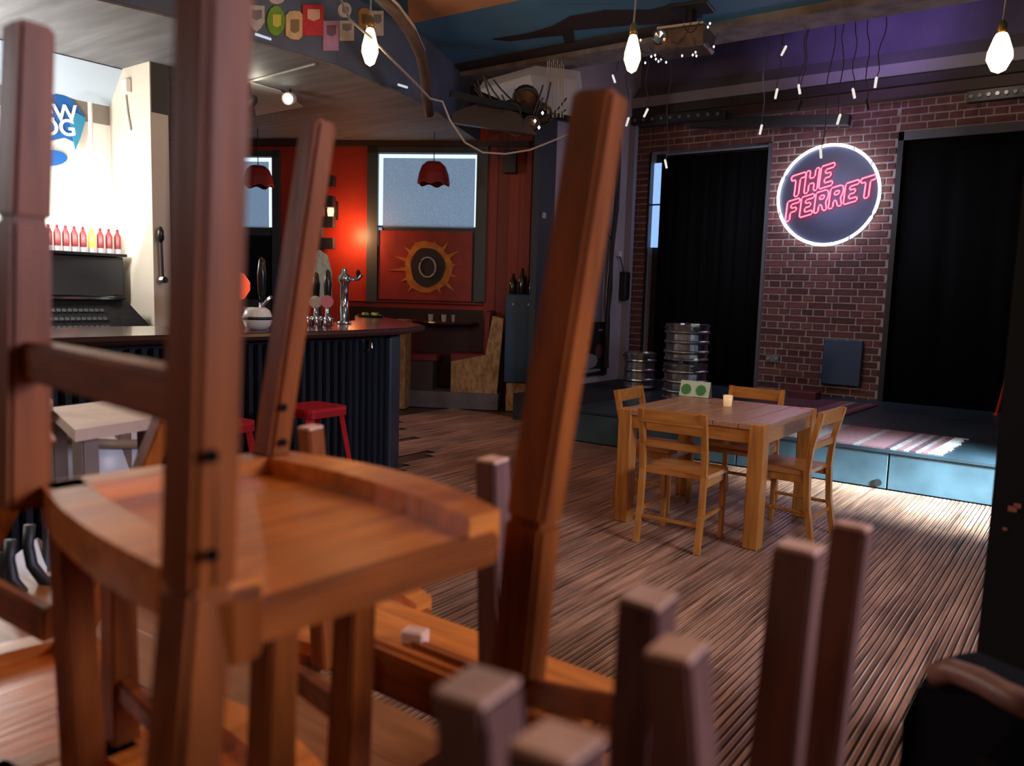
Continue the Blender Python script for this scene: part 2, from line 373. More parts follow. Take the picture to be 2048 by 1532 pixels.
# sunburst panel (plain generic stand-in)
sp=thing('painted_panel','red painted panel with a yellow sunburst and dark disc, under the blind','painting',RW(850,600,.05))
bpy.context.view_layer.update()
new('board',rbox(760,461,944,603,.05,.065),mat('panel_red',(.34,.025,.015),.5,noise=(.22,.018,.015),nscale=5),sp)
sc0=RW(858,535,.07)
def disc(c,r,off,n=28,wob=0,seed=0,asp=1):
    rr_=random.Random(seed); bm=bmesh.new(); pts=[]
    for k in range(n):
        a=2*PI*k/n; r_=r*(1+wob*math.sin(3*a+seed)+wob*.5*math.sin(7*a)); pts.append(c+RD*(r_*math.cos(a))+Vector((0,0,asp*r_*math.sin(a)))+RN*off)
    return bp(pts,RN*.004)
SUN=mat('sun_yellow',(.60,.24,.02),.5,noise=(.42,.10,.02),nscale=9)
new('sun',disc(sc0,.32,.0,wob=.05,seed=2,asp=1.05),SUN,sp)
bm=bmesh.new()
for k in range(16):
    a=2*PI*k/16+.1; l=.42+.12*((k*7)%3)/2; d=RD*math.cos(a)+Vector((0,0,math.sin(a))); e=RD*-math.sin(a)+Vector((0,0,math.cos(a)))
    prism(bm,[sc0+d*.28-e*.03,sc0+d*.28+e*.03,sc0+d*min(l,.46/max(.6,abs(math.sin(a))+.3))],RN*.003)
new('rays',bm,SUN,sp)
new('disc',disc(sc0,.235,.005,wob=.03,seed=1,asp=1.1),mat('disc_dark',(.018,.012,.014),.6),sp)
new('ring',bt([sc0+RN*.014+RD*(.11*math.cos(t*PI/8))+Vector((0,0,.13*math.sin(t*PI/8))) for t in range(16)],.011,6,True),mat('ring_pale',(.45,.42,.38),.6),sp)
# red fluted lamp shades in front of the windows
def shade(px,py,d,r,label):
    c=PD(px,py,d); t=thing('lamp_shade_pendant',label,'lamp',c,'fluted red pendant lamps by the bay windows'); bpy.context.view_layer.update()
    bm=bmesh.new(); n=36; prof=[(.04,.0),(.45,-.06),(.75,-.32),(.93,-.8),(1.03,-1.32),(1.0,-1.45)]; rings=[]
    for q,(a,z) in enumerate(prof):
        rings.append([bm.verts.new(c+Vector((r*a*(1+.03*math.cos(k*PI/3)*(q>0))*math.cos(2*PI*k/n),r*a*(1+.03*math.cos(k*PI/3)*(q>0))*math.sin(2*PI*k/n),r*z-(.09*r*math.cos(k*PI/3) if q>=4 else 0)))) for k in range(n)])
    for A,B in zip(rings,rings[1:]):
        for k in range(n): bm.faces.new((A[k],A[(k+1)%n],B[(k+1)%n],B[k]))
    new('shade',bm,mat('shade_red',(.22,.01,.012),.6),t,smooth=False)
    new('cord',bt([c,c+Vector((0,0,.45))],.006),WIRE,t)
shade(868,322,9.9,.195,'fluted red pendant shade in front of the window above the sunburst panel')
shade(516,330,9.9,.18,'fluted red pendant shade in front of the narrow window left of the block column')
# dark block column on the red wall with the lamp behind it
t=thing('block_sign','dark column of stacked square blocks on the red wall between the windows','wall sign',RW(650,500,.1)); bpy.context.view_layer.update()
new('spine',rbox(628,360,656,560,.14,.26),mat('sign_blue',(.02,.022,.035),.5),t)
for y in (356,396,436,478): new('block',rbox(654,y,679,y+22,.14,.26),mat('sign_blue',(.02,.022,.035),.5),t)
t=thing('wall_lamp','small frosted wall lamp glowing behind the block column','lamp',RW(665,425,.05)); bpy.context.view_layer.update()
new('backplate',rbox(655,405,676,440,0,.02),BLKM,t); new('frosted_glass',bl([(0,-.1),(.035,-.09),(.045,0),(.035,.09),(0,.1)],RW(665,423,.07),12),em('lamp_warm',(1,.62,.32),2.2),t,smooth=True)
# ---- ceiling
ceil=struct(new('ceiling',span((-11,-2,4.1),(4,7.75,4.25)),BLUECEIL))
new('edge_beam',span((-7.2,7.45,4.02),(4,7.85,4.12)),mat('beam_grey',(.26,.24,.23),.8,noise=(.13,.12,.12),nscale=6,bump=.3),ceil)
new('dark_band',span((-7.2,7.25,4.07),(-3.5,7.45,4.11)),mat('band_brown',(.035,.025,.022),.8),ceil)
struct(new('ceiling_stage',span((-7,7.75,5.9),(4,YB,6.0)),PURP))
# peeled dark paint patch
pp=[(985,78),(1060,66),(1105,52),(1140,32),(1210,20),(1300,20),(1345,8),(1400,14),(1405,34),(1330,46),(1260,50),(1190,56),(1146,60),(1150,84),(1172,100),(1240,106),(1330,108),(1330,114),(1230,114),(1160,112),(1132,98),(1126,70),(1080,74),(1020,82)]
tag(new('peeled_patch',bp([PZ(a,b,4.098) for a,b in pp],(0,0,-.006)),mat('patch_brown',(.022,.014,.013),.8)),'dark brown curling patch hanging from the blue ceiling beside the middle bulb','ceiling patch')
# drop panel, warm lamp light painted in as its orange colour
q=[PZ(818,48,4.0),PZ(1050,-2,4.0),PZ(1050,-60,4.0),PZ(812,-60,4.0)]
struct(new('trim_1',bp(q,(0,0,.1)),mat('warm_lit_panel',(.55,.27,.10),.6,noise=(.42,.2,.08),nscale=2)))
# ---- soffit over the bar
sof=[PZ(850,205,3.45),Vector((-5.66,4.9,3.45)),Vector((-5.72,3.4,3.45)),Vector((-5.95,2.4,3.45)),Vector((-6.6,0,3.45)),Vector((-11,0,3.45)),Vector((-11,6.0,3.45)),RW(600,300),RW(870,300),RW(960,300)]
for v in sof: v.z=3.45
so=struct(new('soffit',bp(sof,(0,0,.66)),[mat('soffit_face',(.11,.15,.24),.65,noise=(.08,.11,.18),nscale=3)]))
un=struct(new('trim_2',bp([v-Vector((0,0,.02)) for v in sof],(0,0,.018)),mat('soffit_under',(.20,.20,.21),.7,noise=(.12,.12,.125),nscale=1.8,stretch=(.6,5,1),bump=.15)))
new('batten',bt([PZ(470,170,3.42),PZ(630,128,3.42)],.012),WIREL,un)
new('painted_light_patch',bp([PZ(500,163,3.425),PZ(560,180,3.425),PZ(606,212,3.425),PZ(512,230,3.425)],(0,0,-.01)),mat('patch_lamplit',(.5,.5,.47),.6),un)  # pale patch paints the spotlight's pool of light on the soffit
# ---- wall and pillar behind the bar
wbar=struct(new('wall_bar',span((-7.85,-2,0),(-7.72,3.93,3.43)),WHITE))
new('cove',bp([(-7.72,1,3.1),(-7.72,3.93,3.1),(-7.45,3.93,3.42),(-7.45,1,3.42)],(-.04,0,.02)),mat('cove_blue',(.45,.55,.65),.6),wbar)
new('upper_band',span((-7.73,1,2.95),(-7.70,3.93,3.12)),mat('band_taupe',(.22,.19,.15),.7),wbar)
new('white_pipe',bt([(-7.60,3.70,1.9),(-7.60,3.70,3.1)],.02,8),WHITE,wbar)
pil=struct(new('trim_3',span((-7.74,3.93,0),(-6.99,4.10,3.43)),mat('pillar_cream',(.74,.66,.54),.6)))
new('dark_capping',span((-7.1,3.94,3.0),(-6.985,4.11,3.43)),mat('capping',(.06,.06,.05),.7),pil)
pb=thing('switch_box','white metal switch box with trailing cable on the cream pillar','switch',PY(252,172,3.9)); bpy.context.view_layer.update()
new('box',bx(PY(252,172,3.9),(.09,.05,.12),bev=.006),WHITE,pb); new('cable',bt([PY(252,190,3.92),PY(256,225,3.92),PY(262,260,3.92)],.008),WIREL,pb)
# other room walls outside the frame
struct(new('wall_right',span((3.0,-2,0),(3.15,5.6,6)),GREY)); struct(new('wall_front',span((-11,-2.15,0),(3,-2,4.2)),GREY))
struct(new('wall_far_left',span((-11.1,-2,0),(-11,7,4.2)),GREY))
# ---- column at the right
colm=struct(new('trim_4',span((-.205,2.42,0),(.45,3.05,4.1)),mat('column_black',(.009,.011,.012),.55,spec=.25,noise=(.012,.012,.014),nscale=2)))
for (a,b,r_) in ((2025,1018,.02),(2035,1012,.016),(2010,1058,.01)): new('paint_chip',bx(PY(a,b,2.418),(r_,.004,r_*.7)),mat('chip_pink',(.45,.15,.11),.7),colm)
# ================================================================ STAGE
ZS=.325
st=thing('stage','low blue-black painted wooden stage below the brick wall','stage',(-2,7,0)); bpy.context.view_layer.update()
new('deck',span((-4.45,6.95,ZS-.03),(2.95,YB-.02,ZS),.003),mat('stage_deck',(.035,.060,.075),.42,noise=(.018,.03,.038),nscale=2.2,bump=.15),st)
new('side',span((-4.44,7,0),(-4.40,YB,ZS-.03)),BLACK,st)
xx=-4.45
for wdt in (.9,.95,1.27,1.22,1.2,1.2,.7):
    new('front_panel',span((xx+.006,6.965,.0),(xx+wdt-.006,6.985,ZS-.032),.003),TEALS,st); xx+=wdt
new('backing',span((-4.4,6.99,0),(3,7.02,ZS-.03)),BLACK,st)
p=PY(1756,965,6.96); new('cable_hole',bl([(.03,0),(.03,.008)],p+Vector((0,0,0)),12,(0,-1,0)),BLACK,st)
# floor left of the stage
struct(new('floor_step',span((-5.6,7.6,0),(-4.46,YB,.31)),mat('step_black',(.014,.014,.016),.6)))
# rugs
def rug(label,corners,stripes,fr):
    t=thing('rug',label,'rug',corners[0]); bpy.context.view_layer.update()
    a,b,c,d=[Vector(v) for v in corners] # a->b along length front, d->c back
    n=len(stripes); x0=0
    tot=sum(s[0] for s in stripes)
    for wd,m_ in stripes:
        x1=x0+wd/tot
        q=[a.lerp(b,x0),a.lerp(b,x1),d.lerp(c,x1),d.lerp(c,x0)]
        new('woven_band',bp(q,(0,0,.012)),m_,t); x0=x1
    if fr:
        bm=bmesh.new()
        for k in range(34):
            p=b.lerp(c,(k+.5)/34); tube(bm,[p+Vector((0,0,.008)),p+(b-a).normalized()*R.uniform(.07,.11)+Vector((0,R.uniform(-.02,.02),.004))],.007,4)
        new('fringe',bm,mat('fringe_white',(.7,.7,.66),.9),t,kind='stuff')
rA=mat('rug_rose',(.34,.13,.14),.95,noise=(.18,.09,.09),nscale=30); rB=mat('rug_cream',(.42,.36,.33),.95,noise=(.2,.16,.15),nscale=40); rC=mat('rug_plum',(.16,.05,.07),.95,noise=(.08,.03,.04),nscale=25)
rug('long striped rose rug with white fringe at the stage front',[(-2.5,6.97,ZS),(-1.05,6.97,ZS),(-1.0,8.0,ZS),(-2.5,8.0,ZS)],[(6,rB),(3,rA),(.5,rB),(2,rA),(.4,rC),(.5,rB),(.5,rA),(.4,rB),(.5,rC),(.4,rB),(.5,rA)],True)
rug('dark plum striped rug at the foot of the brick pillar',[(-3.2,8.35,ZS),(-2.12,8.35,ZS),(-2.05,9.9,ZS),(-3.2,9.9,ZS)],[(6,rC),(1,rA),(.4,rB),(1,rC),(.4,rA),(.5,rC)],False)
# blue panel leaning on the pillar, small socket, floor boxes
tag(new('wall_hatch',bx((-2.60,YB-.045,.76),(.46,.05,.56),Matrix.Rotation(math.radians(-3),3,'X'),.008),TEAL),'dark blue square board leaning at the foot of the brick pillar','board')
t=thing('wall_socket','double wall socket with grey knobs low on the brick pillar','socket',PY(1545,717,YB-.02)); bpy.context.view_layer.update()
new('plate',bx(PY(1545,717,YB-.02),(.17,.02,.09)),mat('socket_grey',(.16,.17,.17),.5),t)
for a in (1537,1553): new('outlet',bl([(.018,0),(.018,.02)],PY(a,717,YB-.03),10,(0,-1,0)),mat('socket_light',(.3,.32,.31),.4),t)
tag(new('effects_pedal',bx(PZ(1610,790,ZS+.05)+Vector((0,0,0)),(.32,.2,.10),bev=.01),mat('maroon_case',(.12,.012,.025),.5)),'maroon low equipment case on the stage behind the back chair','case')
tag(new('cable_hook',bt([PY(1578,615,YB-.03),PY(1574,622,YB-.03),PY(1576,632,YB-.03)],.006),CHROME),'small bent metal hook on the left of the brick pillar','hook')
# leaning red pole set at right of stage
t=thing('red_stand','thin red metal stand leaning on the stage by the black column','stand',PZ(1992,830,ZS)); bpy.context.view_layer.update()
a=PZ(1992,830,ZS); b=PY(2034,680,a.y+.25); new('pole',bt([a,b],.016,8),REDM,t); new('pole',bt([a+Vector((.16,.1,0)),b+Vector((.02,0,0))],.012,8),REDM,t); new('foot',bl([(.03,0),(.02,.03)],a,10),REDM,t)
# ---- neon sign
SCN=Vector((-2.91,YB-.06,2.80)); 
ns=thing('neon_sign','round neon sign reading THE FERRET in red inside a white ring','sign',SCN); bpy.context.view_layer.update()
new('disc',bl([(.60,0),(.60,.02)],SCN+Vector((0,.03,0)),48,(0,-1,0)),mat('disc_navy',(.02,.022,.05),.4),ns)
new('ring_tube',bt([SCN+Vector((.6*math.cos(2*PI*k/64),-.03,.6*math.sin(2*PI*k/64))) for k in range(64)],.017,8,True),em('neon_white',(.78,.86,1),9),ns,smooth=True)
for a in (62,35,200,300): new('clip',bx(SCN+Vector((.6*math.cos(math.radians(a)),-.035,.6*math.sin(math.radians(a)))),(.02,.03,.05)),mat('clip_pale',(.8,.8,.85),.4),ns)
GL={'T':[[(0,1),(1.05,1),(1.05,.78),(.68,.78),(.68,0),(.36,0),(.36,.78),(0,.78)]],
'H':[[(0,0),(0,1),(.3,1),(.3,.62),(.68,.62),(.68,1),(.95,1),(.95,0),(.68,0),(.68,.38),(.3,.38),(.3,0)]],
'E':[[(0,0),(0,1),(.95,1),(.95,.8),(.34,.8),(.34,.62),(.75,.62),(.75,.42),(.34,.42),(.34,.2),(.95,.2),(.95,0)]],
'F':[[(0,0),(0,1),(.95,1),(.95,.8),(.32,.8),(.32,.6),(.75,.6),(.75,.4),(.32,.4),(.32,0)]],
'R':[[(0,0),(0,1),(.78,1),(.95,.85),(.95,.58),(.8,.42),(.97,0),(.68,0),(.5,.34),(.32,.34),(.32,0)],[(.32,.6),(.32,.78),(.62,.78),(.68,.69),(.62,.6)]]}
NR=em('neon_red',(1,.05,.08),9)
def neon_word(word,org,adv,h,wd):
    for i,ch in enumerate(word):
        bm=bmesh.new()
        for loop in GL[ch]:
            pts=[]
            for k in range(len(loop)):
                p0=Vector(loop[k]);p1=Vector(loop[(k+1)%len(loop)])
                # rounded corners: cut each corner
                L_=(p1-p0).length; c_=min(.07/L_,.3); pts+= [p0.lerp(p1,c_),p0.lerp(p1,1-c_)]
            P=[]
            for u,v in pts:
                X_=org[0]+i*adv+u*wd+.06*v*h; Z_=org[1]+.27*(i*adv+u*wd)+v*h
                P.append(SCN+Vector((X_,-.035,Z_)))
            tube(bm,P,.0085,6,True)
        new('letter_tube',bm,NR,ns,smooth=True)
neon_word('THE',(-.46,-.02),.178,.27,.165)
neon_word('FERRET',(-.49,-.31),.172,.25,.16)
# ================================================================ KEGS, POSTER and stage-side clutter
def keg(c,r,h,label,group='steel kegs on the stage'):
    t=thing('beer_keg',label,'keg',c,group); bpy.context.view_layer.update(); c=Vector(c)
    pr=[(r*.86,0),(r*.97,.01),(r*.97,.05*h)]
    for k in range(3):
        z=.10+.27*k; pr+=[(r*.92,z*h),(r*.92,(z+.09)*h),(r*.985,(z+.12)*h),(r,(z+.145)*h),(r*.985,(z+.17)*h),(r*.92,(z+.20)*h)]
    pr+=[(r*.96,.95*h),(r*.97,h),(r*.88,h),(r*.87,.93*h),(.05,.92*h),(.045,.97*h),(0,.97*h)]
    new('body',bl(pr,c,32),STEEL,t,smooth=False)
    new('top_valve',bl([(.035,.97*h-.01),(.035,.97*h+.02),(.02,.97*h+.03)],c,12),CHROME,t)
    for s in (0,1): new('hand_slot',bx(c+Vector((.72*r*(1 if s else -1),-.66*r,.9*h)),(.08,.03,.03),Matrix.Rotation(.7*(1 if s else -1),3,'Z'),.008),BLACK,t)
    return t
kp=PZ(1362,800,ZS); keg((kp.x-.02,kp.y+.12,ZS),.262,.42,'lower steel keg of the two-keg stack behind the wooden table')
keg((kp.x-.02,kp.y+.12,ZS+.452),.262,.42,'upper steel keg topping the two-keg stack')
kq=PZ(1282,775,ZS); keg((kq.x,kq.y-.05,ZS),.215,.46,'single shorter steel keg left of the keg stack')
t=thing('poster','dark poster of pale figures leaning on the side wall beside the kegs','poster',PX(1180,745,XS)); bpy.context.view_layer.update()
a=PX(1150,645,XS+.02); b=PX(1212,748,XS+.02)
new('board',span((XS+.012,a.y,b.z),(XS+.03,b.y,a.z)),mat('poster_black',(.012,.012,.012),.5),t)
for (u,v,w_,h_) in ((.35,.78,.10,.16),(.75,.85,.14,.03),(.3,.52,.16,.16),(.45,.28,.4,.22),(.72,.45,.2,.2),(.5,.1,.5,.05)):
    c=Vector((XS+.032,a.y+(b.y-a.y)*u,b.z+(a.z-b.z)*v)); pts=[c+Vector((0,math.cos(k*PI/5)*w_*(b.y-a.y)*.6,math.sin(k*PI/5)*h_*(a.z-b.z)*.6*(1+.2*(k%2)))) for k in range(10)]
    new('printed_shape',bp(pts,(.002,0,0)),mat('poster_grey' if u!=.72 else 'poster_maroon',(.22,.23,.22) if u!=.72 else (.12,.04,.04),.6),t)
# cable bundle
t=thing('cable_bundle','thick black bundle of cables hanging down the pale stage side wall','cable',PX(1238,270,XS)); bpy.context.view_layer.update()
pl=[(1238,275),(1236,330),(1232,420),(1226,500),(1219,580),(1214,660),(1212,735)]
for k in range(4): new('cable',bt([PX(x_+R.uniform(-3,3),y_,XS+.05+.02*k) for x_,y_ in pl],.022,6),WIRE,t)
new('loose_cable',bt([PX(x_,y_,XS+.03) for x_,y_ in ((1222,310),(1210,360),(1201,400),(1204,440),(1215,465),(1226,485))],.008),mat('wire_blue',(.05,.05,.09),.6),t)
new('connector',bx(PX(1236,300,XS+.08),(.05,.06,.18)),BLKM,t)
t=thing('fuse_box','small black fuse box with cable on the side wall by the brickwork','fuse box',PX(1249,570,XS+.03)); bpy.context.view_layer.update()
new('box',bx(PX(1249,572,XS+.05),(.1,.14,.40),bev=.01),BLACK,t); new('conduit',bt([PX(1247,545,XS+.05),PX(1242,520,XS+.04),PX(1237,508,XS+.04)],.01),WIRE,t); new('plug',bx(PX(1238,508,XS+.03),(.05,.07,.07)),WHITE,t)
tag(new('wall_switch',bx(PX(1088,431,XS+.03),(.02,.07,.07),bev=.004),mat('switch_grey',(.4,.4,.4),.5)),'small pale light switch on the dark blue pilaster','switch')
# ================================================================ SEATING BAY
pl0=PZ(823,813,0); pl1=PZ(995,821,0)
def BP(u,v,z): # bay frame: u along the plinth front, v back into the bay
    d=(pl1-pl0).normalized(); n=Vector((-d.y,d.x,0)); p=pl0+d*u+n*v; return Vector((p.x,p.y,z))
d_=(pl1-pl0).normalized(); brot=Matrix.Rotation(math.atan2(d_.y,d_.x),3,'Z')
def bbox_(u0,u1,v0,v1,z0,z1,bev=0): return bx(BP((u0+u1)/2,(v0+v1)/2,(z0+z1)/2),(u1-u0,v1-v0,z1-z0),brot,bev)
PLW=(pl1-pl0).length
plz=.21
struct(new('floor_plinth',bbox_(-.35,PLW,0,2.2,0,plz),mat('plinth_grey',(.15,.12,.12),.6,noise=(.09,.07,.07),nscale=4)))
t=thing('booth_bench','booth bench with chipboard side, dark red seat and tall back, right of the booth table','bench',BP(PLW-.4,.2,plz)); bpy.context.view_layer.update()
pf=[(PLW-.62,plz),(PLW-.02,plz),(PLW+.04,1.17),(PLW-.10,1.2),(PLW-.18,.70),(PLW-.62,.60)]
new('side_panel',bp([BP(u,.03,z) for u,z in pf],BP(0,.03,0)-BP(0,0,0)),OSBM,t)
new('seat_cushion',bbox_(PLW-.64,PLW-.18,.05,1.5,.58,.70,.02),REDD,t); new('seat_base',bbox_(PLW-.58,PLW-.06,.07,1.5,plz,.58),mat('bench_dark',(.05,.03,.025),.7),t)
new('backrest',bx(BP(PLW-.17,.8,.98),(.09,1.45,.56),brot,.02),REDD,t)
t=thing('booth_bench','booth bench end panel of chipboard just behind the bar end','bench',BP(-.2,.1,0)); bpy.context.view_layer.update()
a=PZ(812,830,0); u0=(a-pl0).dot(d_)
new('side_panel',bbox_(-.19,-.03,-.25,.05,0,1.12),OSBM,t); new('backrest',bbox_(-.17,-.05,.05,1.5,.3,1.1,.01),REDD,t); new('seat_cushion',bbox_(-.05,.3,.08,1.5,.58,.68,.02),REDD,t)
new('seat_base',bbox_(-.05,.25,.1,1.5,plz,.58),mat('bench_dark',(.05,.03,.025),.7),t)
t=thing('booth_bench','dark red upholstered bench back running along the red wall','bench',BP(.6,1.6,plz)); bpy.context.view_layer.update()
new('backrest',bbox_(-.3,PLW+.1,1.55,1.68,.6,1.2,.02),REDD,t); new('seat_cushion',bbox_(.3,PLW-.7,1.2,1.55,.55,.67,.02),REDD,t); new('seat_base',bbox_(.3,PLW-.7,1.22,1.55,plz,.55),BLACK,t)
tb=BP(.36,.65,0); t=thing('booth_table','round dark pedestal table in the booth with glasses on it','table',(tb.x,tb.y,plz)); bpy.context.view_layer.update()
new('tabletop',bl([(.42,0),(.43,.015),(.42,.03)],(tb.x,tb.y,1.06),28),mat('dark_table',(.06,.02,.018),.2),t)
new('pedestal',bl([(.2,0),(.04,.03),(.035,.84)],(tb.x,tb.y,plz),14),BLKM,t)
GLS=mat('clear_glass',(.95,.95,.95),.05,trans=.9)
ORD=['leftmost','second from the left','third from the left','fourth from the left','fifth from the left','sixth from the left','seventh from the left','eighth from the left','rightmost']
for k,(u,v) in enumerate(((.12,.5),(.2,.62),(.3,.5),(.42,.55),(.56,.6),(.64,.66))):
    p=BP(u,v,1.091); tag(new('tumbler',bl([(.03,0),(.036,.09),(.033,.09),(.028,.01),(0,.01)],p,12),mat('tumbler_glass',(.75,.68,.68),.1,trans=.4)),(ORD[k] if k<5 else 'rightmost')+' small clear tumbler on the booth table','glass','tumblers on the booth table')
# blue cabinet
t=thing('cabinet','tall dark blue cabinet on a chipboard base beside the booth','cabinet',PZ(1035,812,0)); bpy.context.view_layer.update()
c=BP(PLW+.28,.32,0)
new('body',bbox_(PLW+.06,PLW+.50,.05,.6,.36,1.48,.01),TEAL,t); new('base',bbox_(PLW+.1,PLW+.5,.02,.6,0,.355),OSBM,t)
new('rivets',bbox_(PLW+.14,PLW+.17,.035,.05,1.34,1.37),CHROME,t); new('rivets',bbox_(PLW+.34,PLW+.37,.035,.05,1.34,1.37),CHROME,t)
for k,(u,h_) in enumerate(((.12,.26),(.235,.33),(.35,.24),(.46,.30))):
    p=BP(PLW+u,.3,1.482); tag(new('dark_bottle',bl([(.045,0),(.05,.02),(.05,h_*.6),(.02,h_*.8),(.018,h_),(0,h_)],p,14),mat('bottle_dark',(.012,.016,.014),.15),smooth=True),(ORD[k] if k<3 else 'rightmost')+' dark glass bottle on top of the blue cabinet','bottle','dark bottles on the blue cabinet')
# wall speaker on red wall
tag(new('wall_speaker',rbox(1012,305,1035,350,.05,.22),BLACK),'small black loudspeaker high on the red wall right of the window','speaker')
# ================================================================ BAR
ZT=1.2
t=thing('bar_counter','long bar with dark ribbed front and glossy red-brown countertop','bar',(-4.6,3,0)); bpy.context.view_layer.update(); bar=t
front=[(-4.42,-.6),(-4.42,3.93),(-4.47,4.42),(-4.9,4.95),(-5.35,5.2)]
top=[(-4.33,-.6),(-4.33,3.9),(-4.42,4.55),(-4.73,5.08),(-5.48,5.6),(-6.45,6.2),(-6.6,6.0),(-5.6,5.1),(-5.25,4.3),(-5.25,-.6)]
new('countertop',bp([(a,b,ZT-.05) for a,b in top],(0,0,.05)),mat('countertop_varnish',(.10,.018,.022),.12,noise=(.06,.012,.014),nscale=2,coat=.6),bar)
new('top_edge',bt([(a,b,ZT-.025) for a,b in top[:6]],.022,6),mat('counter_edge',(.045,.02,.018),.25),bar)
inner=[(a-.08,b-.03) for a,b in front]
new('carcass',bp([(a,b,.0) for a,b in front[:]][:]+[(-5.2,4.3,0),(-5.1,-.6,0)],(0,0,ZT-.055)) if False else bp([(-4.46,-.6,0),(-4.46,3.92,0),(-4.51,4.39,0),(-4.92,4.88,0),(-5.3,5.05,0),(-5.15,4.3,0),(-5.1,-.6,0)],(0,0,ZT-.055)),BLACK,bar)
RIB=mat('ribbed_panel',(.010,.015,.024),.38,.2,rand=.35)
me=None
for (a,b) in zip(front,front[1:]):
    a=Vector((*a,0));b=Vector((*b,0)); L_=(b-a).length; n=max(2,int(L_/.07)); dd=(b-a).normalized(); nn=Vector((dd.y,-dd.x,0)); yaw=math.atan2(dd.y,dd.x)
    for k in range(n):
        p=a+dd*(L_*(k+.5)/n)
        if p.y<1.2: continue
        if me is None:
            bm=bp([(-.026,0,.02),(-.016,-.022,.02),(.016,-.022,.02),(.026,0,.02)],(0,0,1.10)); me=bpy.data.meshes.new('slat'); bmesh.ops.recalc_face_normals(bm,faces=bm.faces); bm.to_mesh(me); bm.free(); me.materials.append(RIB)
        o=bpy.data.objects.new('slat',me); COL.objects.link(o); o.matrix_world=Matrix.Translation(p)@Matrix.Rotation(yaw,4,'Z'); o.parent=bar; o.matrix_parent_inverse=bar.matrix_world.inverted()
new('coat_hook',bt([PX(741,680,-4.40),PX(742,697,-4.38),PX(737,700,-4.36)],.012),CHROME,bar)
# shelf of crates at the bar end
t=thing('shelf_unit','narrow dark shelf unit with small items at the end of the bar','shelf',PZ(793,850,0)); bpy.context.view_layer.update()
s0=BP(-.42,-.2,0)
for z in (.2,.5,.8,1.08): new('shelf_board',bbox_(-.44,-.2,-.2,.2,z,z+.03),mat('shelf_dark',(.05,.03,.02),.7),t)
new('back_panel',bbox_(-.44,-.2,.18,.2,0,1.1),BLACK,t); new('side',bbox_(-.46,-.44,-.2,.2,0,1.11),OSBM,t)
tag(new('gold_tin',bl([(.05,0),(.05,.12),(0,.12)],BP(-.3,-.05,.831),12),mat('tin_gold',(.35,.25,.08),.4,.5)),'gold tin on the upper shelf at the bar end','tin')
tag(new('grey_box',bbox_(-.4,-.24,-.12,.05,.531,.68,.006),mat('grey_card',(.2,.19,.2),.7)),'grey carton on the middle shelf at the bar end','box')
# taps
def lowtap(p,label,h=.36,badge=None,name='beer_tap'):
    p=Vector(p); t=thing(name,label,'beer tap',p); bpy.context.view_layer.update()
    new('base',bl([(.05,0),(.05,.015),(.022,.03),(.02,h*.35)],p,14),CHROME,t,smooth=True)
    new('handle',bl([(.014,h*.35),(.026,h*.5),(.032,h*.75),(.02,h*.95),(0,h)],p,14),mat('tap_black',(.01,.012,.01),.25),t,smooth=True)
    new('spout',bt([p+Vector((0,0,h*.3)),p+Vector((.05,-.04,h*.32)),p+Vector((.08,-.07,h*.2))],.011,8),CHROME,t,smooth=True)
    if badge: new('badge',bl([(.05,0),(.05,.012)],p+Vector((.03,-.03,h*.42)),16,(.7,-.7,.1)),badge,t)
def on_bar(px,py): return PZ(px,py,ZT+.001)
lowtap(on_bar(632,648),'black handled beer tap at the left of the tap cluster on the bar',.42,mat('badge_white',(.6,.6,.6),.4))
lowtap(on_bar(655,650),'black handled beer tap in the middle of the tap cluster on the bar',.44,mat('badge_pink',(.5,.15,.2),.4))
lowtap(on_bar(524,655),'tall black beer tap standing alone beside the white bar jug',.50)
p=on_bar(688,648); t=thing('beer_font','tall chrome T-bar beer font on the bar right of the tap cluster','beer tap',p); bpy.context.view_layer.update()
new('column',bl([(.06,0),(.06,.02),(.034,.03),(.034,.33),(.05,.35),(.05,.39),(.02,.42),(.024,.45),(0,.46)],p,18),CHROME,t,smooth=True)
new('tap_spout',bt([p+Vector((0,0,.37)),p+Vector((.10,.06,.37)),p+Vector((.13,.07,.40))],.014,8),CHROME,t); new('handle',bl([(.01,0),(.02,.06),(0,.08)],p+Vector((.1,.06,.37)),10),mat('tap_black',(.01,.012,.01),.25),t)
t=thing('tap_badge_board','tall pale rounded badge board standing behind the tap cluster','badge',on_bar(637,640)); bpy.context.view_layer.update()
q=PX(615,600,-5.21); pts=[PX(a,b,-5.21) for a,b in ((616,600),(617,530),(624,506),(640,500),(655,510),(664,545),(664,600))]
new('board',bp(pts,(-.02,0,0)),mat('badge_pale',(.42,.44,.36),.5,noise=(.25,.28,.2),nscale=25),t); new('stand',bt([pts[0].lerp(pts[-1],.5),on_bar(640,645)],.012),CHROME,t)
for k,(a,b) in enumerate(((622,640),(640,641),(657,642))):
    p=on_bar(a,b+12); tag(new('drip_cup',bl([(.02,0),(.035,.05),(.036,.075),(.03,.075),(.018,.01),(0,.01)],p,14),CHROME,smooth=True),['left','middle','right'][k]+' small chrome cup in front of the tap cluster','cup','chrome cups under the beer taps')
p=on_bar(515,660); t=thing('bar_jug','squat white ceramic jug on the bar between two chair legs','jug',p); bpy.context.view_layer.update()
new('body',bl([(.05,0),(.085,.03),(.10,.08),(.08,.13),(.055,.15),(.05,.15),(.05,.02),(0,.02)],p,20),mat('ceramic_white',(.75,.75,.7),.25),t,smooth=True); new('band',bl([(.0995,.07),(.1015,.08),(.0985,.09)],p,20),BLACK,t); new('handle',bt([p+Vector((-.03,.05,.14)),p+Vector((-.01,.09,.2)),p+Vector((.04,.08,.22))],.012),CHROME,t)
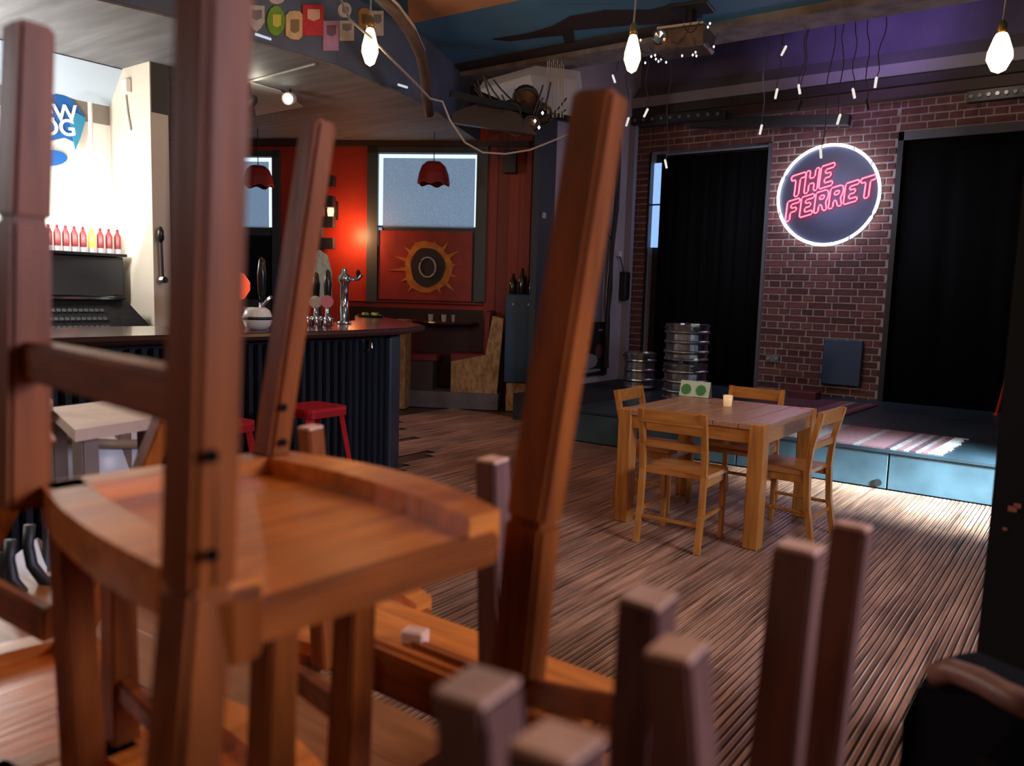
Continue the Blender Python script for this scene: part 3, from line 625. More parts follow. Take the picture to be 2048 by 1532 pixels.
p=on_bar(741,634); bm=bmesh.new()
t=thing('fruit_bowl','small green and yellow garnish tray at the right end of the bar','tray',p); bpy.context.view_layer.update()
new('tray',bl([(.12,0),(.14,.02),(.135,.02),(.11,.006),(0,.006)],p,18),BLACK,t)
for k in range(6): new('fruit_piece',bl([(0,-.02),(.022,-.008),(.022,.008),(0,.02)],p+Vector((.07*math.cos(k),.07*math.sin(k),.03)),8),mat('lime' if k%2 else 'lemon',(.08,.22,.03) if k%2 else (.5,.4,.05),.5),t,smooth=True)
tag(new('glass_stack',bl([(.03,0),(.04,.13),(.037,.13),(.027,.01),(0,.01)],on_bar(498,648),14),GLS),'clear pint glass left of the white bar jug','glass')
t=thing('globe_lamp','glowing orange red glass globe lamp behind the bar','lamp',PD(470,572,6.3)); bpy.context.view_layer.update()
c=PD(470,572,6.4); new('glass_globe',bl([(0,-.12),(.07,-.10),(.115,-.03),(.115,.03),(.07,.10),(0,.12)],c,20),em('globe_red',(1,.10,.03),1.1),t,smooth=True); new('stem',bt([c-Vector((0,0,.12)),c-Vector((0,0,.30))],.02),CHROME,t)
# back bar
t=thing('back_bar','dark back-bar counter with stepped black cabinets','cabinet',(-7.2,2.8,0)); bpy.context.view_layer.update()
new('counter',span((-7.7,-.5,0),(-6.75,3.9,1.06)),mat('backbar_black',(.02,.02,.022),.4),t)
new('cabinet',span((-7.7,-.5,1.72),(-7.35,3.88,1.745)),BLKM,t)
new('fridge',span((-7.7,-.5,1.36),(-7.38,3.86,1.715),.01),mat('fridge_black',(.025,.027,.03),.35),t)
new('steel_top',span((-7.68,-.5,1.335),(-7.05,3.7,1.352)),CHROME,t)
new('front_door',bp([(-6.92,1.5,1.07),(-6.92,3.88,1.07),(-7.1,3.72,1.335),(-7.1,1.5,1.335)],(-.3,0,0)),mat('till_black',(.03,.033,.035),.3,noise=(.012,.012,.014),nscale=40),t)
bm=bmesh.new()
for k in range(26):
    for j in range(3):
        box(bm,(-6.93-.05*j+0.0,2.35+k*.045,1.10+.07*j),(.012,.03,.03),Matrix.Rotation(-.6,3,'Y'))
new('buttons',bm,mat('button_grey',(.10,.11,.12),.4),t,kind='stuff')
for k in range(9):
    px_=98+k*17.2; p=PX(px_,503,-7.48); p.z=1.747
    col='yellow' if k==5 else 'red'; cm=mat('can_'+col,(.5,.40,.03) if k==5 else (.13,.005,.01),.4,.1)
    o=thing('bottle_can',('yellow labelled bottle among the red ones on the back bar shelf' if k==5 else ORD[k]+' bottle on the back bar shelf, with a red label'),'bottle',p,'bottles on the back bar shelf'); bpy.context.view_layer.update()
    new('body',bl([(.026,0),(.029,.01),(.029,.16),(.012,.20),(.012,.225),(0,.225)],p,14),cm,o,smooth=True); new('base_band',bl([(.0298,.0),(.0298,.045)],p,14),mat('can_grey',(.3,.28,.32),.4),o)
# logo on the back wall
def wallX(px,py,X_): return PX(px,py,X_)
t=thing('logo_sign','blue shield logo with white lettering on the white wall behind the bar','sign',PX(120,265,-7.7)); bpy.context.view_layer.update()
bl_=mat('logo_blue',(.01,.12,.42),.5); tq=mat('logo_turquoise',(.03,.26,.42),.5)
sh=[(66,214),(90,196),(118,185),(145,202),(172,238),(160,262),(150,285),(128,275),(100,282),(62,270)]
new('shield',bp([PX(a,b,-7.70) for a,b in sh],(.012,0,0)),bl_,t)
new('wing',bp([PX(a,b,-7.69) for a,b in ((150,225),(171,236),(160,275),(150,300),(142,262),(138,240))],(.012,0,0)),tq,t)
new('oval',bp([PX(100+34*math.cos(k*PI/8),316+16*math.sin(k*PI/8),-7.70) for k in range(16)],(.012,0,0)),bl_,t)
for body,(a,b) in (('BREW',(92,225)),('DOG',(98,255))):
    me_=text_mesh(body,.20,.004); me_.materials.append(mat('letter_white',(.85,.88,.9),.5)); o=bpy.data.objects.new('lettering',me_); COL.objects.link(o)
    o.matrix_world=Matrix.Translation(PX(a,b,-7.68))@Matrix.Rotation(PI/2,4,'Z')@Matrix.Rotation(PI/2,4,'X')@Matrix.Rotation(.12,4,'Z'); o.parent=t; o.matrix_parent_inverse=t.matrix_world.inverted()
# hand pump handle on the pillar
t=thing('pump_handle','black turned hand-pump handle fixed on the cream pillar','handle',PX(328,590,-6.95)); bpy.context.view_layer.update()
a=PX(326,560,-6.93); b=PX(321,458,-6.93)
new('rod',bt([a,b],.012,8),BLKM,t); new('grip',bl([(.012,0),(.03,.03),(.028,.1),(.012,.14)],b-Vector((0,0,.12)),12),mat('tap_black',(.01,.012,.01),.25),t,smooth=True); new('mount',bl([(.04,0),(.03,.04)],a,12,(1,0,0)),CHROME,t)
# ---- badges on the soffit face
bd=[((495,10,527,64),'shield',(.55,.56,.60),'white and grey shield-shaped beer badge'),((532,12,568,72),'round',(.20,.42,.06),'green and yellow rounded beer badge'),((570,22,604,80),'arch',(.72,.55,.32),'cream arched beer badge'),
((604,10,645,72),'rect',(.62,.06,.08),'red rectangular beer badge'),((645,42,675,102),'rect',(.55,.32,.55),'pink and violet rectangular beer badge'),((674,5,701,36),'round',(.6,.57,.52),'small round white beer badge'),
((677,42,706,82),'rect',(.62,.58,.54),'small white square beer badge'),((740,22,765,72),'rect',(.66,.62,.56),'white framed beer badge right of the left bulb'),((535,-18,568,9),'round',(.6,.6,.64),'pale round beer badge cut by the top of the view'),((716,16,737,58),'arch',(.45,.27,.10),'amber arched beer badge just above the left bulb')]
for (x0,y0,x1,y1),shp,cl,lb in bd:
    _y=PX((x0+x1)/2,(y0+y1)/2,-5.68).y; XF=(-5.72+(_y-3.4)/1.5*.06 if _y<4.9 else -5.66-(_y-4.9)/1.46*.29)+.006
    def U(u,v): p=PX(x0+(x1-x0)*u,y0+(y1-y0)*v,XF); return p
    sh={'rect':[(0,0),(1,0),(1,1),(0,1)],'shield':[(0,0),(1,.05),(1,.65),(.75,.88),(.5,1),(.25,.88),(0,.6)],'arch':[(0,.15),(.2,.02),(.5,0),(.8,.02),(1,.15),(1,.85),(.75,1),(.3,.98),(0,.85)],'round':[(.5+.5*math.cos(a*PI/7),.5+.5*math.sin(a*PI/7)) for a in range(14)]}[shp]
    t=thing('beer_badge',lb,'badge',U(.5,.5),'beer badges on the soffit above the bar'); bpy.context.view_layer.update()
    nm='badge_'+''.join(str(int(99*c_)) for c_ in cl)
    new('plate',bp([U(*q_) for q_ in sh],(.015,0,0)),mat(nm,cl,.4,noise=tuple(c_*.75 for c_ in cl),nscale=14),t)
    inn={'rect':(.2,.15,.8,.45),'shield':(.2,.2,.8,.5),'arch':(.25,.3,.75,.7),'round':(.3,.3,.75,.65)}[shp]
    dark=tuple(c_*.35 for c_ in cl) if shp!='round' or cl[0]>.5 else (.6,.6,.12)
    if lb.startswith('red'): dark=(.75,.5,.4)
    new('printed_panel',bp([U(a,b)+Vector((.016,0,0)) for a,b in ((inn[0],inn[1]),(inn[2],inn[1]),(inn[2],inn[3]),((inn[0]+inn[2])/2,inn[3]+.08),(inn[0],inn[3]))],(.004,0,0)),mat(nm+'_print',dark,.4),t)
for k,(a,b,c_,d__) in enumerate(((510,68,542,79),(630,104,662,114),(796,169,815,175))):
    p=PX(a,b,-5.69); q_=PX(c_,d__,-5.69); tag(new('strip_light',bm_beam(p,q_,.02,.02,side=(0,0,1)),em('strip_white',(.8,.9,1),.7)),'slim pale strip clipped to the lower soffit edge, '+['below the shield badge','below the violet badge','near the soffit corner'][k],'light')
# soffit edge pipe with cable
t=thing('ceiling_pipe','thick brown curved pipe running along the top of the bar soffit','pipe',PZ(830,90,4.0)); bpy.context.view_layer.update()
pts=[PD(750,-15,6.2),PD(790,22,6.3),PD(822,65,6.5),PD(842,110,6.8),PD(850,150,7.1),PD(852,190,7.4),PD(858,228,7.6)]
new('pipe',bt(pts,.05,10),mat('pipe_brown',(.09,.06,.05),.6,noise=(.05,.035,.03),nscale=8),t,smooth=True); new('cable',bt([p+Vector((.06,-.03,.03)) for p in pts],.012),WIREL,t)
# spotlights under the soffit
def spot(px,py,z,label,m_,dirv,lit):
    p=PZ(px,py,z); t=thing('spotlight',label,'spotlight',p); bpy.context.view_layer.update(); dv=Vector(dirv).normalized()
    new('bracket',bt([p+Vector((0,0,3.43-z)),p],.015),BLKM,t); new('lamp_body',bl([(.03,-.08),(.055,-.05),(.06,.07),(.05,.07),(.045,.05),(0,.05)],p,16,dv),m_,t,smooth=True)
    if lit: new('lens',bl([(.045,.052),(.0,.06)],p,14,dv),em('spot_lens',(1,.93,.75),12),t)
    return t
spot(580,197,3.34,'small lit white spotlight under the bar soffit',WHITE,(.5,-.75,-.25),True)
spot(500,205,3.28,'black spotlight hanging under the bar soffit left of the lit one',BLACK,(-.2,-.5,-.8),False)
# ================================================================ HANGING BULBS
GLOW=em('filament_glow',(1,.66,.30),22); GL2=em('bulb_shell_glow',(1,.62,.28),9)
def bulb(p,ztop,label,r=.055):
    p=Vector(p); t=thing('pendant_bulb',label,'light bulb',p); bpy.context.view_layer.update()
    new('glass_bulb',bl([(0,-.13),(r*.55,-.11),(r,-.04),(r*.95,.0),(r*.55,.09),(r*.4,.11)],p,18),GL2,t,smooth=True)
    new('bulb_holder',bl([(.024,.11),(.026,.13),(.026,.17),(.012,.19)],p,12),mat('brass',(.35,.22,.08),.35,.8),t,smooth=True)
    new('flex',bt([p+Vector((0,0,.19)),p+Vector((.01,.0,.4)),Vector((p.x,p.y,ztop))],.006),WIREL,t)
    # the lamp inside must shine out
    return t
for o in [o for o in sc.objects if o.type=='LIGHT' and o.name.startswith('bulb_and_fill_light')]: o.data.shadow_soft_size=.06
bulb(PZ(740,92,3.08),4.1,'glowing pendant bulb in front of the badge covered soffit')
bulb(PZ(1265,106,3.08),4.1,'glowing pear-shaped pendant bulb in the middle of the ceiling')
bulb(PZ(2000,104,3.08),4.1,'largest glowing pendant bulb at the right edge above the black column',.075)
for (p,k) in (((-.2,1.9,3.1),0),((-2.0,-.7,3.1),1),((-3.4,1.2,3.1),2)): pass
# festoon cable
t=thing('festoon_cable','pale thin cable looping from the left bulb to the middle post','cable',PD(860,195,6)); bpy.context.view_layer.update()
fs=[(680,-5,4.6),(700,40,4.9),(742,75,5.2),(790,125,5.6),(830,165,6.0),(860,197,6.3),(885,203,6.4),(900,240,6.5),(930,285,6.6),(965,305,6.7),(1010,308,6.8),(1060,300,6.9),(1110,280,7.0),(1150,262,7.1)]
new('cable',bt([PD(*q_) for q_ in fs],.0085,6),WIREL,t,smooth=True)
# ================================================================ STAGE RIGGING
t=thing('projector','ceiling projector wrapped in small fairy lights','projector',PZ(1368,70,3.85)); bpy.context.view_layer.update()
pc=PD(1368,85,6.9); rot=Matrix.Rotation(.15,3,'Z')
new('body',bx(pc,(.46,.34,.17),rot,.02),mat('projector_brown',(.10,.06,.045),.5,noise=(.04,.03,.025),nscale=15),t)
new('top_plate',bx(pc+Vector((0,0,.10)),(.40,.3,.02),rot),mat('plate_grey',(.35,.30,.26),.4),t)
new('lens',bl([(.06,0),(.065,.05),(.05,.06),(0,.045)],pc+Vector((-.12,-.17,.01)),16,(-.1,-1,-.1)),CHROME,t)
new('mount',bt([pc+Vector((.05,0,.1)),pc+Vector((.05,0,.30))],.05,10),BLKM,t); new('ceiling_plate',bx(pc+Vector((.05,0,.27)),(.35,.3,.03),rot,.01),BLACK,t)
FY=em('fairy_white',(.85,.92,1),4)
for k in range(16):
    a=R.uniform(-.34,.36); p=pc+Vector((a,-.2+R.uniform(-.04,.08),-.18+R.uniform(-.06,.26)*(1 if abs(a)>.22 else .2)))
    new('fairy_light',bl([(0,-.012),(.009,0),(0,.012)],p,8),FY,t)
bm=bmesh.new()
for k in range(7): tube(bm,catenary(pc+Vector((-.32+.1*k,-.2,R.uniform(-.1,.1))),pc+Vector((-.1+.08*k,-.18,R.uniform(-.16,.1))),.08,6),.004,4)
new('fairy_wire',bm,WIRE,t)
tips=[(1332,322,112,'lowest at the left over the curtain'),(1522,253,95,'over the middle of the left curtain'),(1553,181,88,''),(1599,172,70,''),(1678,232,70,'directly above the neon sign'),(1708,180,60,''),(1752,158,45,''),(1292,220,130,''),(1255,238,140,''),(1228,152,120,''),(1600,205,85,''),(1736,202,55,''),(1568,95,80,''),(1642,300,75,'touching the top of the neon ring')]
desc=['lowest at the far left, over the left curtain','long one left of the neon sign, over the curtain top','with its tip high left of the neon sign','short one against the violet wall','directly above the neon sign','right of the one above the sign','furthest right against the violet wall','over the slotted black lamp bar','at the corner of the side wall','nearest the middle pendant bulb','dark tipped, left above the neon sign','dark tipped, right above the neon sign','shortest, close under the grey beam','reaching the top of the neon sign']
for k,((px_,py_,pt,_),ds) in enumerate(zip(tips,desc)):
    Yh=7.9; p=PY(px_,py_,Yh); q_=PY(px_+R.uniform(-3,3),pt-20,Yh); q_.z=4.03; q_.x=p.x+R.uniform(-.06,.06)
    t=thing('drop_light','thin hanging wire light '+ds,'hanging light',p,'thin wire lights hanging over the stage'); bpy.context.view_layer.update()
    n=7; pts=[q_.lerp(p,i_/n)+Vector((math.sin(i_*1.3+k)*.018*(0<i_<n),0,0)) for i_ in range(n+1)]
    new('wire',bt(pts,.005,5),mat('wire_violet',(.06,.05,.07),.6),t)
    dk=ds.startswith('dark'); a_=R.uniform(-.5,.5)
    new('tip',bl([(0,-.05),(.012,-.045),(.013,.04),(.006,.05)],p-Vector((0,0,.03)),8,(math.sin(a_),0,math.cos(a_))),BLKM if dk else em('tip_glow',(.95,.85,.8),.9),t)
def slotbar(xa,ya,xb,yb,Yp,label,n):
    a=PY(xa,ya,Yp); b=PY(xb,yb,Yp); t=thing('light_bar',label,'light bar',a); bpy.context.view_layer.update()
    new('housing',bm_beam(a,b,.11,.10,side=(0,0,1)),BLACK,t)
    for f_ in (.1,.9): p=a.lerp(b,f_); new('bracket',bm_beam(p,(p.x,YB-.2,p.z+.12),.03,.02),BLACK,t)
    for k in range(n):
        p=a.lerp(b,(k+.5)/n)+Vector((0,-.056,0)); new('lamp_lens',bl([(.024,0),(.02,.012)],p,10,(0,-1,0)),mat('lens_grey',(.18,.17,.19),.2),t)
slotbar(1265,243,1448,228,9.9,'slotted black light bar over the left curtain',10)
slotbar(1935,196,2060,182,9.7,'slotted black light bar at the right under the large bulb',7)
tag(new('black_batten',bm_beam(PY(1385,247,10.12),PY(1700,240,10.12),.12,.14,side=(0,0,1)),BLACK),'plain black batten just below the pale ledge, left of the neon sign','batten')
# stage lamps cluster and pale panel by the side wall
t=thing('stage_lamp_rig','black truss bar crowded with stage lamps and cables beside the left bay','lighting rig',PD(1050,200,8)); bpy.context.view_layer.update()
new('truss_bar',bm_beam(PD(900,188,7.6),PD(1190,250,8.3),.06,.06,side=(0,0,1)),BLKM,t)
for (a,b,d__,r_) in ((1052,200,8.1,.14),(1085,228,8.1,.10),(1022,222,8.0,.10),(1062,245,8.0,.09)):
    c=PD(a,b,d__); new('lamp_can',bl([(.5*r_,-.14),(r_,-.08),(r_,.12),(.85*r_,.12),(.8*r_,.06),(0,.06)],c,18,(.55,-.7,-.35)),BLACK,t,smooth=False)
    new('lamp_lens',bl([(.78*r_,.062),(0,.075)],c,14,(.55,-.7,-.35)),mat('lens_warm',(.12,.07,.05),.15,.3),t)
bm=bmesh.new()
for k in range(12):
    a=PD(930+R.uniform(0,180),165+R.uniform(-15,30),7.9); b=PD(960+R.uniform(0,190),200+R.uniform(-10,60),8.0); tube(bm,catenary(a,b,R.uniform(.1,.3),8),.009,5)
new('cables',bm,WIRE,t,kind='stuff')
bm=bmesh.new()
for k in range(9):
    x_=1095+k*4; tube(bm,[PD(x_,118+R.uniform(0,12),7.9),PD(x_+R.uniform(-3,3),235,8.0)],.006,4)
new('drop_cables',bm,WIREL,t,kind='stuff')
for (a,b) in ((1085,226),(1070,242),(1078,255)): new('small_led',bl([(0,-.02),(.015,0),(0,.02)],PD(a,b,7.85),8),em('led_white',(.9,.95,1),2.5),t)
struct(new('trim_5',bp([PD(955,180,8.6),PD(1060,150,8.6),PD(1150,160,8.9),PD(1160,245,8.9),PD(1080,232,8.7)],(0,.1,.12)),mat('pale_panel',(.55,.60,.68),.7)))
tag(new('speaker_hood',bp([PD(905,225,7.9),PD(960,205,7.9),PD(1035,225,7.9),PD(1075,270,7.9),PD(1020,262,7.9),PD(905,245,7.9)],(-.2,.28,.05)),mat('hood_brown',(.025,.018,.02),.45)),'dark brown angled loudspeaker hood under the stage lamps','speaker')
struct(new('trim_6',span((-7.4,7.85,3.62),(XS,8.15,4.1)),mat('bay_head',(.05,.02,.02),.7)))
# ================================================================ TABLE AND FOUR CHAIRS
pt=thing('pine_table','square pine table with thick legs in the middle of the floor','table',(-2.05,5.17,0)); bpy.context.view_layer.update()
x0,x1,y0,y1=-2.545,-1.57,4.64,5.68
for k in range(6):
    a=x0+.0+(x1-x0)*k/6; new('board',span((a+.002,y0,.725),(a+(x1-x0)/6-.002,y1,.76),.003),wood('pinetop','y'),pt)
for sx in (x0,x1-.09):
    for sy in (y0,y1-.09): new('leg',span((sx-.003,sy-.003,0),(sx+.093,sy+.093,.763),.006),wood('pine','z'),pt)
for a,b in (((x0+.09,y0+.01,.64),(x1-.09,y0+.035,.724)),((x0+.09,y1-.035,.64),(x1-.09,y1-.01,.724)),((x0+.01,y0+.09,.64),(x0+.035,y1-.09,.724)),((x1-.035,y0+.09,.64),(x1-.01,y1-.09,.724))): new('apron',span(a,b,.003),wood('pine','x'),pt)
def pine_chair(loc,rot,label):
    t=thing('pine_chair',label,'chair',loc,'pine chairs around the square table',0); bpy.context.view_layer.update()
    pw=wood('pine','z'); w_=.40; parts=[]
    # local: sitter faces +Y, back at y=-.2
    def P(x_,y_,z_): return Vector(loc)+Matrix.Rotation(rot,3,'Z')@Vector((x_,y_,z_))
    S=Matrix.Rotation(rot,3,'Z')@Vector((1,0,0))
    sp=[P(-w_/2,-.18,.43),P(w_/2,-.18,.43),P(w_/2+.02,.17,.43),P(w_/2-.04,.21,.43),P(-w_/2+.04,.21,.43),P(-w_/2-.02,.17,.43)]
    bm=bp(sp,(0,0,.025)); new('seat',bm,mat('pine_seat',(.56,.22,.06),.25,noise=(.44,.15,.035),nscale=5),t)
    for s in (-1,1):
        bm=bmesh.new(); X_=s*(w_/2-.005)
        prof=[(-.245,0),(-.205,.22),(-.19,.45),(-.205,.62),(-.255,.83)]
        for (ya,za),(yb,zb) in zip(prof,prof[1:]): beam(bm,P(X_,ya,za),P(X_,yb,zb+.004),.034,.034,side=S,bev=0)
        new('back_post',bm,pw,t)
        new('front_leg',bm_beam(P(X_,.17,0),P(X_,.165,.43),.028,.028,.038,.038,side=S),pw,t)
        new('side_stretcher',bm_beam(P(X_,-.21,.2),P(X_,.165,.2),.02,.022,side=(0,0,1)),pw,t)
        new('side_rail',bm_beam(P(X_,-.19,.405),P(X_,.165,.405),.05,.02,side=(0,0,1)),pw,t)
    new('top_rail',bm_beam(P(-w_/2,-.245,.79),P(w_/2,-.245,.79),.085,.022,side=(0,0,1)),wood('pine','x'),t)
    new('mid_rail',bm_beam(P(-w_/2,-.203,.615),P(w_/2,-.203,.615),.045,.02,side=(0,0,1)),wood('pine','x'),t)
    new('front_rail',bm_beam(P(-w_/2,.165,.405),P(w_/2,.165,.405),.05,.02,side=(0,0,1)),wood('pine','x'),t)
    new('back_stretcher',bm_beam(P(-w_/2,-.21,.16),P(w_/2,-.21,.16),.022,.02,side=(0,0,1)),wood('pine','x'),t)
    return t
pine_chair((-2.03,4.57,0),0.06,'pine chair nearest the camera with its back to us at the square table')
pine_chair((-2.52,5.20,0),-PI/2+.05,'pine chair on the left side of the square table, next to the kegs side')
pine_chair((-1.58,5.18,0),PI/2-.06,'pine chair on the right side of the square table with glossy seat')
pine_chair((-2.10,5.72,0),PI,'pine chair on the far side of the square table facing us')
p=PZ(1455,812,.761); t=thing('tealight_holder','small glowing tealight glass on the square pine table','candle',p); bpy.context.view_layer.update()
new('glass',bl([(.028,0),(.033,.075),(.030,.075),(.025,.006),(0,.006)],p,16),mat('holder_glass',(.8,.6,.35),.2,emit=(1,.6,.25),es=.35),t,smooth=True); new('candle',bl([(.02,.008),(.02,.03),(0,.03)],p,12),WHITE,t)
p=PZ(1395,789,.78); t=thing('menu_card','green and white folded menu card standing at the far corner of the pine table','card',p); bpy.context.view_layer.update()
a=PY(1358,787,5.6); b=PY(1417,789,5.6); hh=.115; a.z=.764; b.z=.764
new('card',bp([a,b,b+Vector((0,.03,hh)),a+Vector((0,.03,hh))],(0,.003,0)),mat('card_pale',(.5,.62,.45),.6),t)
for u in (.22,.72): 
    c=a.lerp(b,u)+Vector((0,.016-.004,hh*.45)); new('printed_patch',bp([c+Vector((.04*math.cos(k*PI/4),.012*math.sin(k*PI/4)-.002,.04*math.sin(k*PI/4))) for k in range(8)],(0,-.001,0)),mat('print_green',(.04,.20,.04),.6),t)
new('card',bp([a+Vector((0,.062,0)),b+Vector((0,.062,0)),b+Vector((0,.034,hh)),a+Vector((0,.034,hh))],(0,.002,0)),mat('card_tan',(.32,.22,.15),.6),t)
# ================================================================ BAR STOOLS
def stool(x_,y_,label,h=.76):
    t=thing('bar_stool',label,'stool',(x_,y_,0),'red metal bar stools at the bar'); bpy.context.view_layer.update()
    pts=[]; r=.16
    for sx,sy in ((1,1),(-1,1),(-1,-1),(1,-1)):
        for k in range(4):
            a=math.atan2(sy,sx)-PI/4+k*PI/6; pts.append(Vector((x_+sx*(r-.05)+.05*math.cos(a),y_+sy*(r-.05)+.05*math.sin(a),h-.02)))
    new('seat',bp(pts,(0,0,.02)),REDM,t); new('seat_skirt',bp([Vector((x_,y_,0))+(p-Vector((x_,y_,0)))*1.0-Vector((0,0,.035)) for p in pts],(0,0,.034)),mat('red_metal_dark',(.42,.012,.02),.35,.1),t)
    for sx in (1,-1):
        for sy in (1,-1): new('leg',bm_beam((x_+sx*.12,y_+sy*.12,h-.03),(x_+sx*.21,y_+sy*.21,0),.055,.03,.035,.022,side=(sx,-sy,0)),REDM,t)
    for z in (.28,):
        q=.175
        for a,b in (((q,q),(-q,q)),((-q,q),(-q,-q)),((-q,-q),(q,-q)),((q,-q),(q,q))): new('foot_rail',bm_beam((x_+a[0],y_+a[1],z),(x_+b[0],y_+b[1],z),.02,.012,side=(0,0,1)),REDM,t)
stool(-3.95,3.25,'red metal bar stool farther along the bar, right of the slanted chair leg')
stool(-3.85,2.5,'red metal bar stool nearer the camera, beside the thick upright chair leg')
# ================================================================ UPTURNED CHAIRS IN FRONT
def rim_seat(t,cn,zs,th=.035,round_i=0,light_m=None):
    """cn: F,R,B,L corners (Vector xy). underside up: board plus raised rails with a recess"""
    light_m=light_m or wood('seat','y'); cx=sum((c for c in cn),Vector((0,0)))/4
    def V(p,z): return Vector((p[0],p[1],z))
    F,Rr,B,L=cn
    def bul(a,b,amt,n=8):
        out=[]; d=(b-a); nn=Vector((d.y,-d.x)).normalized(); 
        if (a+nn*.01-cx).length<(a-cx).length: nn=-nn
        for i in range(n): tt=i/n; out.append(a.lerp(b,tt)+nn*(amt*4*tt*(1-tt)))
        return out
    outl=bul(F,Rr,.004,6)+bul(Rr,B,.045,12)+bul(B,L,.006,6)+bul(L,F,.02,10)
    # round corner F
    def rnd(poly,c,r):
        return [p for p in poly if (p-c).length>r]
    a=[p for p in outl if (p-F).length>.045]; 
    new('seat_board',bp([V(p,zs-th) for p in a],(0,0,th-.012)),light_m,t)
    def rail(A,B_,amt,w_,name,flip=False):
        bm=bmesh.new(); o=bul(A,B_,amt,14)+[B_]; n=len(o); inn=[]
        for i,p in enumerate(o):
            tt=i/(n-1); base=A.lerp(B_,tt); dirc=(cx-base); d=(B_-A).normalized(); nn=Vector((d.y,-d.x)); nn=nn if nn.dot(cx-A)>0 else -nn
            ww=w_ + amt*4*tt*(1-tt)*.35; inn.append(p+nn*ww)
        for i in range(n-1):
            q=[o[i],o[i+1],inn[i+1],inn[i]]
            vb=[bm.verts.new(V(p,zs-.014)) for p in q]; vt=[bm.verts.new(V(p,zs+.012)) for p in q]
            bm.faces.new(vt); bm.faces.new(vb[::-1])
            for k in range(4): bm.faces.new((vb[k],vb[(k+1)%4],vt[(k+1)%4],vt[k]))
        bmesh.ops.remove_doubles(bm,verts=bm.verts,dist=.0003)
        new(name,bm,light_m,t)
    rail(Rr,B,.045,.05,'curved_rail'); rail(B,L,.006,.045,'seat_rail'); rail(L,F,.02,.045,'seat_rail')
    new('side_apron',bm_beam(V(F.lerp(Rr,.05),zs-.028),V(F.lerp(Rr,.97),zs-.028),.036,.022,side=(0,0,1)),wood('dark','y'),t)
def upturned(label,cn,zs,tops,back=None,down=.45,legw=.045,stretch=(),name='upturned_chair',leg_mat=None,blocks=(),low=None):
    cn=[Vector(c) for c in cn]; ctr=sum(cn,Vector((0,0)))/4
    t=thing(name,label,'chair',(ctr.x,ctr.y,zs),'wooden chairs stacked upside down in the foreground'); bpy.context.view_layer.update()
    rim_seat(t,cn,zs); lm=leg_mat or wood('dark','z'); feet=[]
    for i,c in enumerate(cn):
        if tops[i] is None: feet.append(None); continue
        inn=c+(ctr-c).normalized()*.012; b=Vector((inn.x,inn.y,zs-.03)); tp=Vector(tops[i]); feet.append((b,tp))
        bm=bmesh.new()
        if back and i in back:
            dn=Vector((b.x+(0.0),b.y,zs-down)) if low is None else Vector(low[i])
            beam(bm,b,tp,legw*1.1,legw,legw*.9,legw*.85,side=(1,0,0)); beam(bm,dn,b+Vector((0,0,.01)),legw*.8,legw*.8,legw*1.1,legw,side=(1,0,0))
            new('back_leg',bm,lm,t)
        else: new('front_leg',beam(bm,b,tp,legw,legw,legw*.85,legw*.85,side=(1,0,0),bev=.003),lm,t)
        if tp.z<1.3 and name=='upturned_chair': new('leg_tip',bm_beam(tp-(tp-b).normalized()*.002,tp+(tp-b).normalized()*.003,legw*.80,legw*.80,bev=.001),wood('tip','z'),t)
    for (i,j,f) in stretch:
        a=feet[i][0].lerp(feet[i][1],f); b=feet[j][0].lerp(feet[j][1],f); new('stretcher',bm_beam(a,b,.032,.022,side=(0,0,1)),wood('dark','y'),t)
    return t,feet
# chair A: the big one stacked on top
ZA=1.24
cA=[tuple(PZ(425,1205,ZA).xy),tuple(PZ(1000,1040,ZA).xy),tuple(PZ(552,915,ZA).xy),tuple(PZ(82,985,ZA).xy)]
F_=Vector(cA[0]);R_=Vector(cA[1]);B_=Vector(cA[2]);L_=Vector(cA[3])
topA=[PX(432,-70,-.55),PX(1205,190,-.515),PX(655,245,-.955),PX(58,48,-1.03)]
tA,fA=upturned('large upturned wooden chair closest to the camera, its four legs rising to the ceiling',cA,ZA,topA,legw=.05)
for o in [o for o in tA.children if 'leg' in o.name]: bpy.data.objects.remove(o)
DW=wood('dark','z')
def leg2(t,pts,w0,w1,name='leg',side=(1,0,0)):
    bm=bmesh.new(); n=len(pts)-1
    for i in range(n):
        a=w0+(w1-w0)*i/n; b=w0+(w1-w0)*(i+1)/n; beam(bm,pts[i],Vector(pts[i+1]),a,a*.8,b,b*.8,side=side,bev=.005)
    return new(name,bm,DW,t)
leg2(tA,[PX(360,1600,-.56),PX(395,1170,-.575),PX(430,-70,-.56)],.052,.050,'back_leg')
leg2(tA,[PX(1012,1600,-.545),PX(1066,1040,-.525),PX(1202,188,-.49)],.056,.054,'back_leg')
leg2(tA,[PX(538,930,-.985),PX(638,243,-.945)],.045,.045,'front_leg')
leg2(tA,[PX(40,1010,-1.045),PX(45,440,-1.04),PX(58,50,-1.03)],.062,.05,'front_leg')
new('stretcher',bm_beam(PX(60,718,-1.04),PX(400,800,-.575),.045,.03,side=(0,0,1)),wood('dark','x'),tA)
new('corner_block',bm_beam(PX(428,1180,-.557),PX(428,885,-.557),.022,.026,side=(1,0,0),bev=.008),wood('dark','z'),tA)
for y_ in (912,1110): new('bolt',bl([(.0055,0),(.0055,.002)],PX(424,y_,-.541),12,(.8,-.6,0)),CLOTH,tA)
for y_ in (815,885): new('bolt',bl([(.006,0),(.006,.003)],PX(566,y_,-.955),12,(1,0,0)),CLOTH,tA)
new('corner_block',bp([Vector((F_.x,F_.y,ZA-.04))+Vector((.028*math.cos(a)+.002,.028*math.sin(a)+.012,-.006)) for a in [k*PI/8 for k in range(16)]],(0,0,.052)),wood('dark','z'),tA)
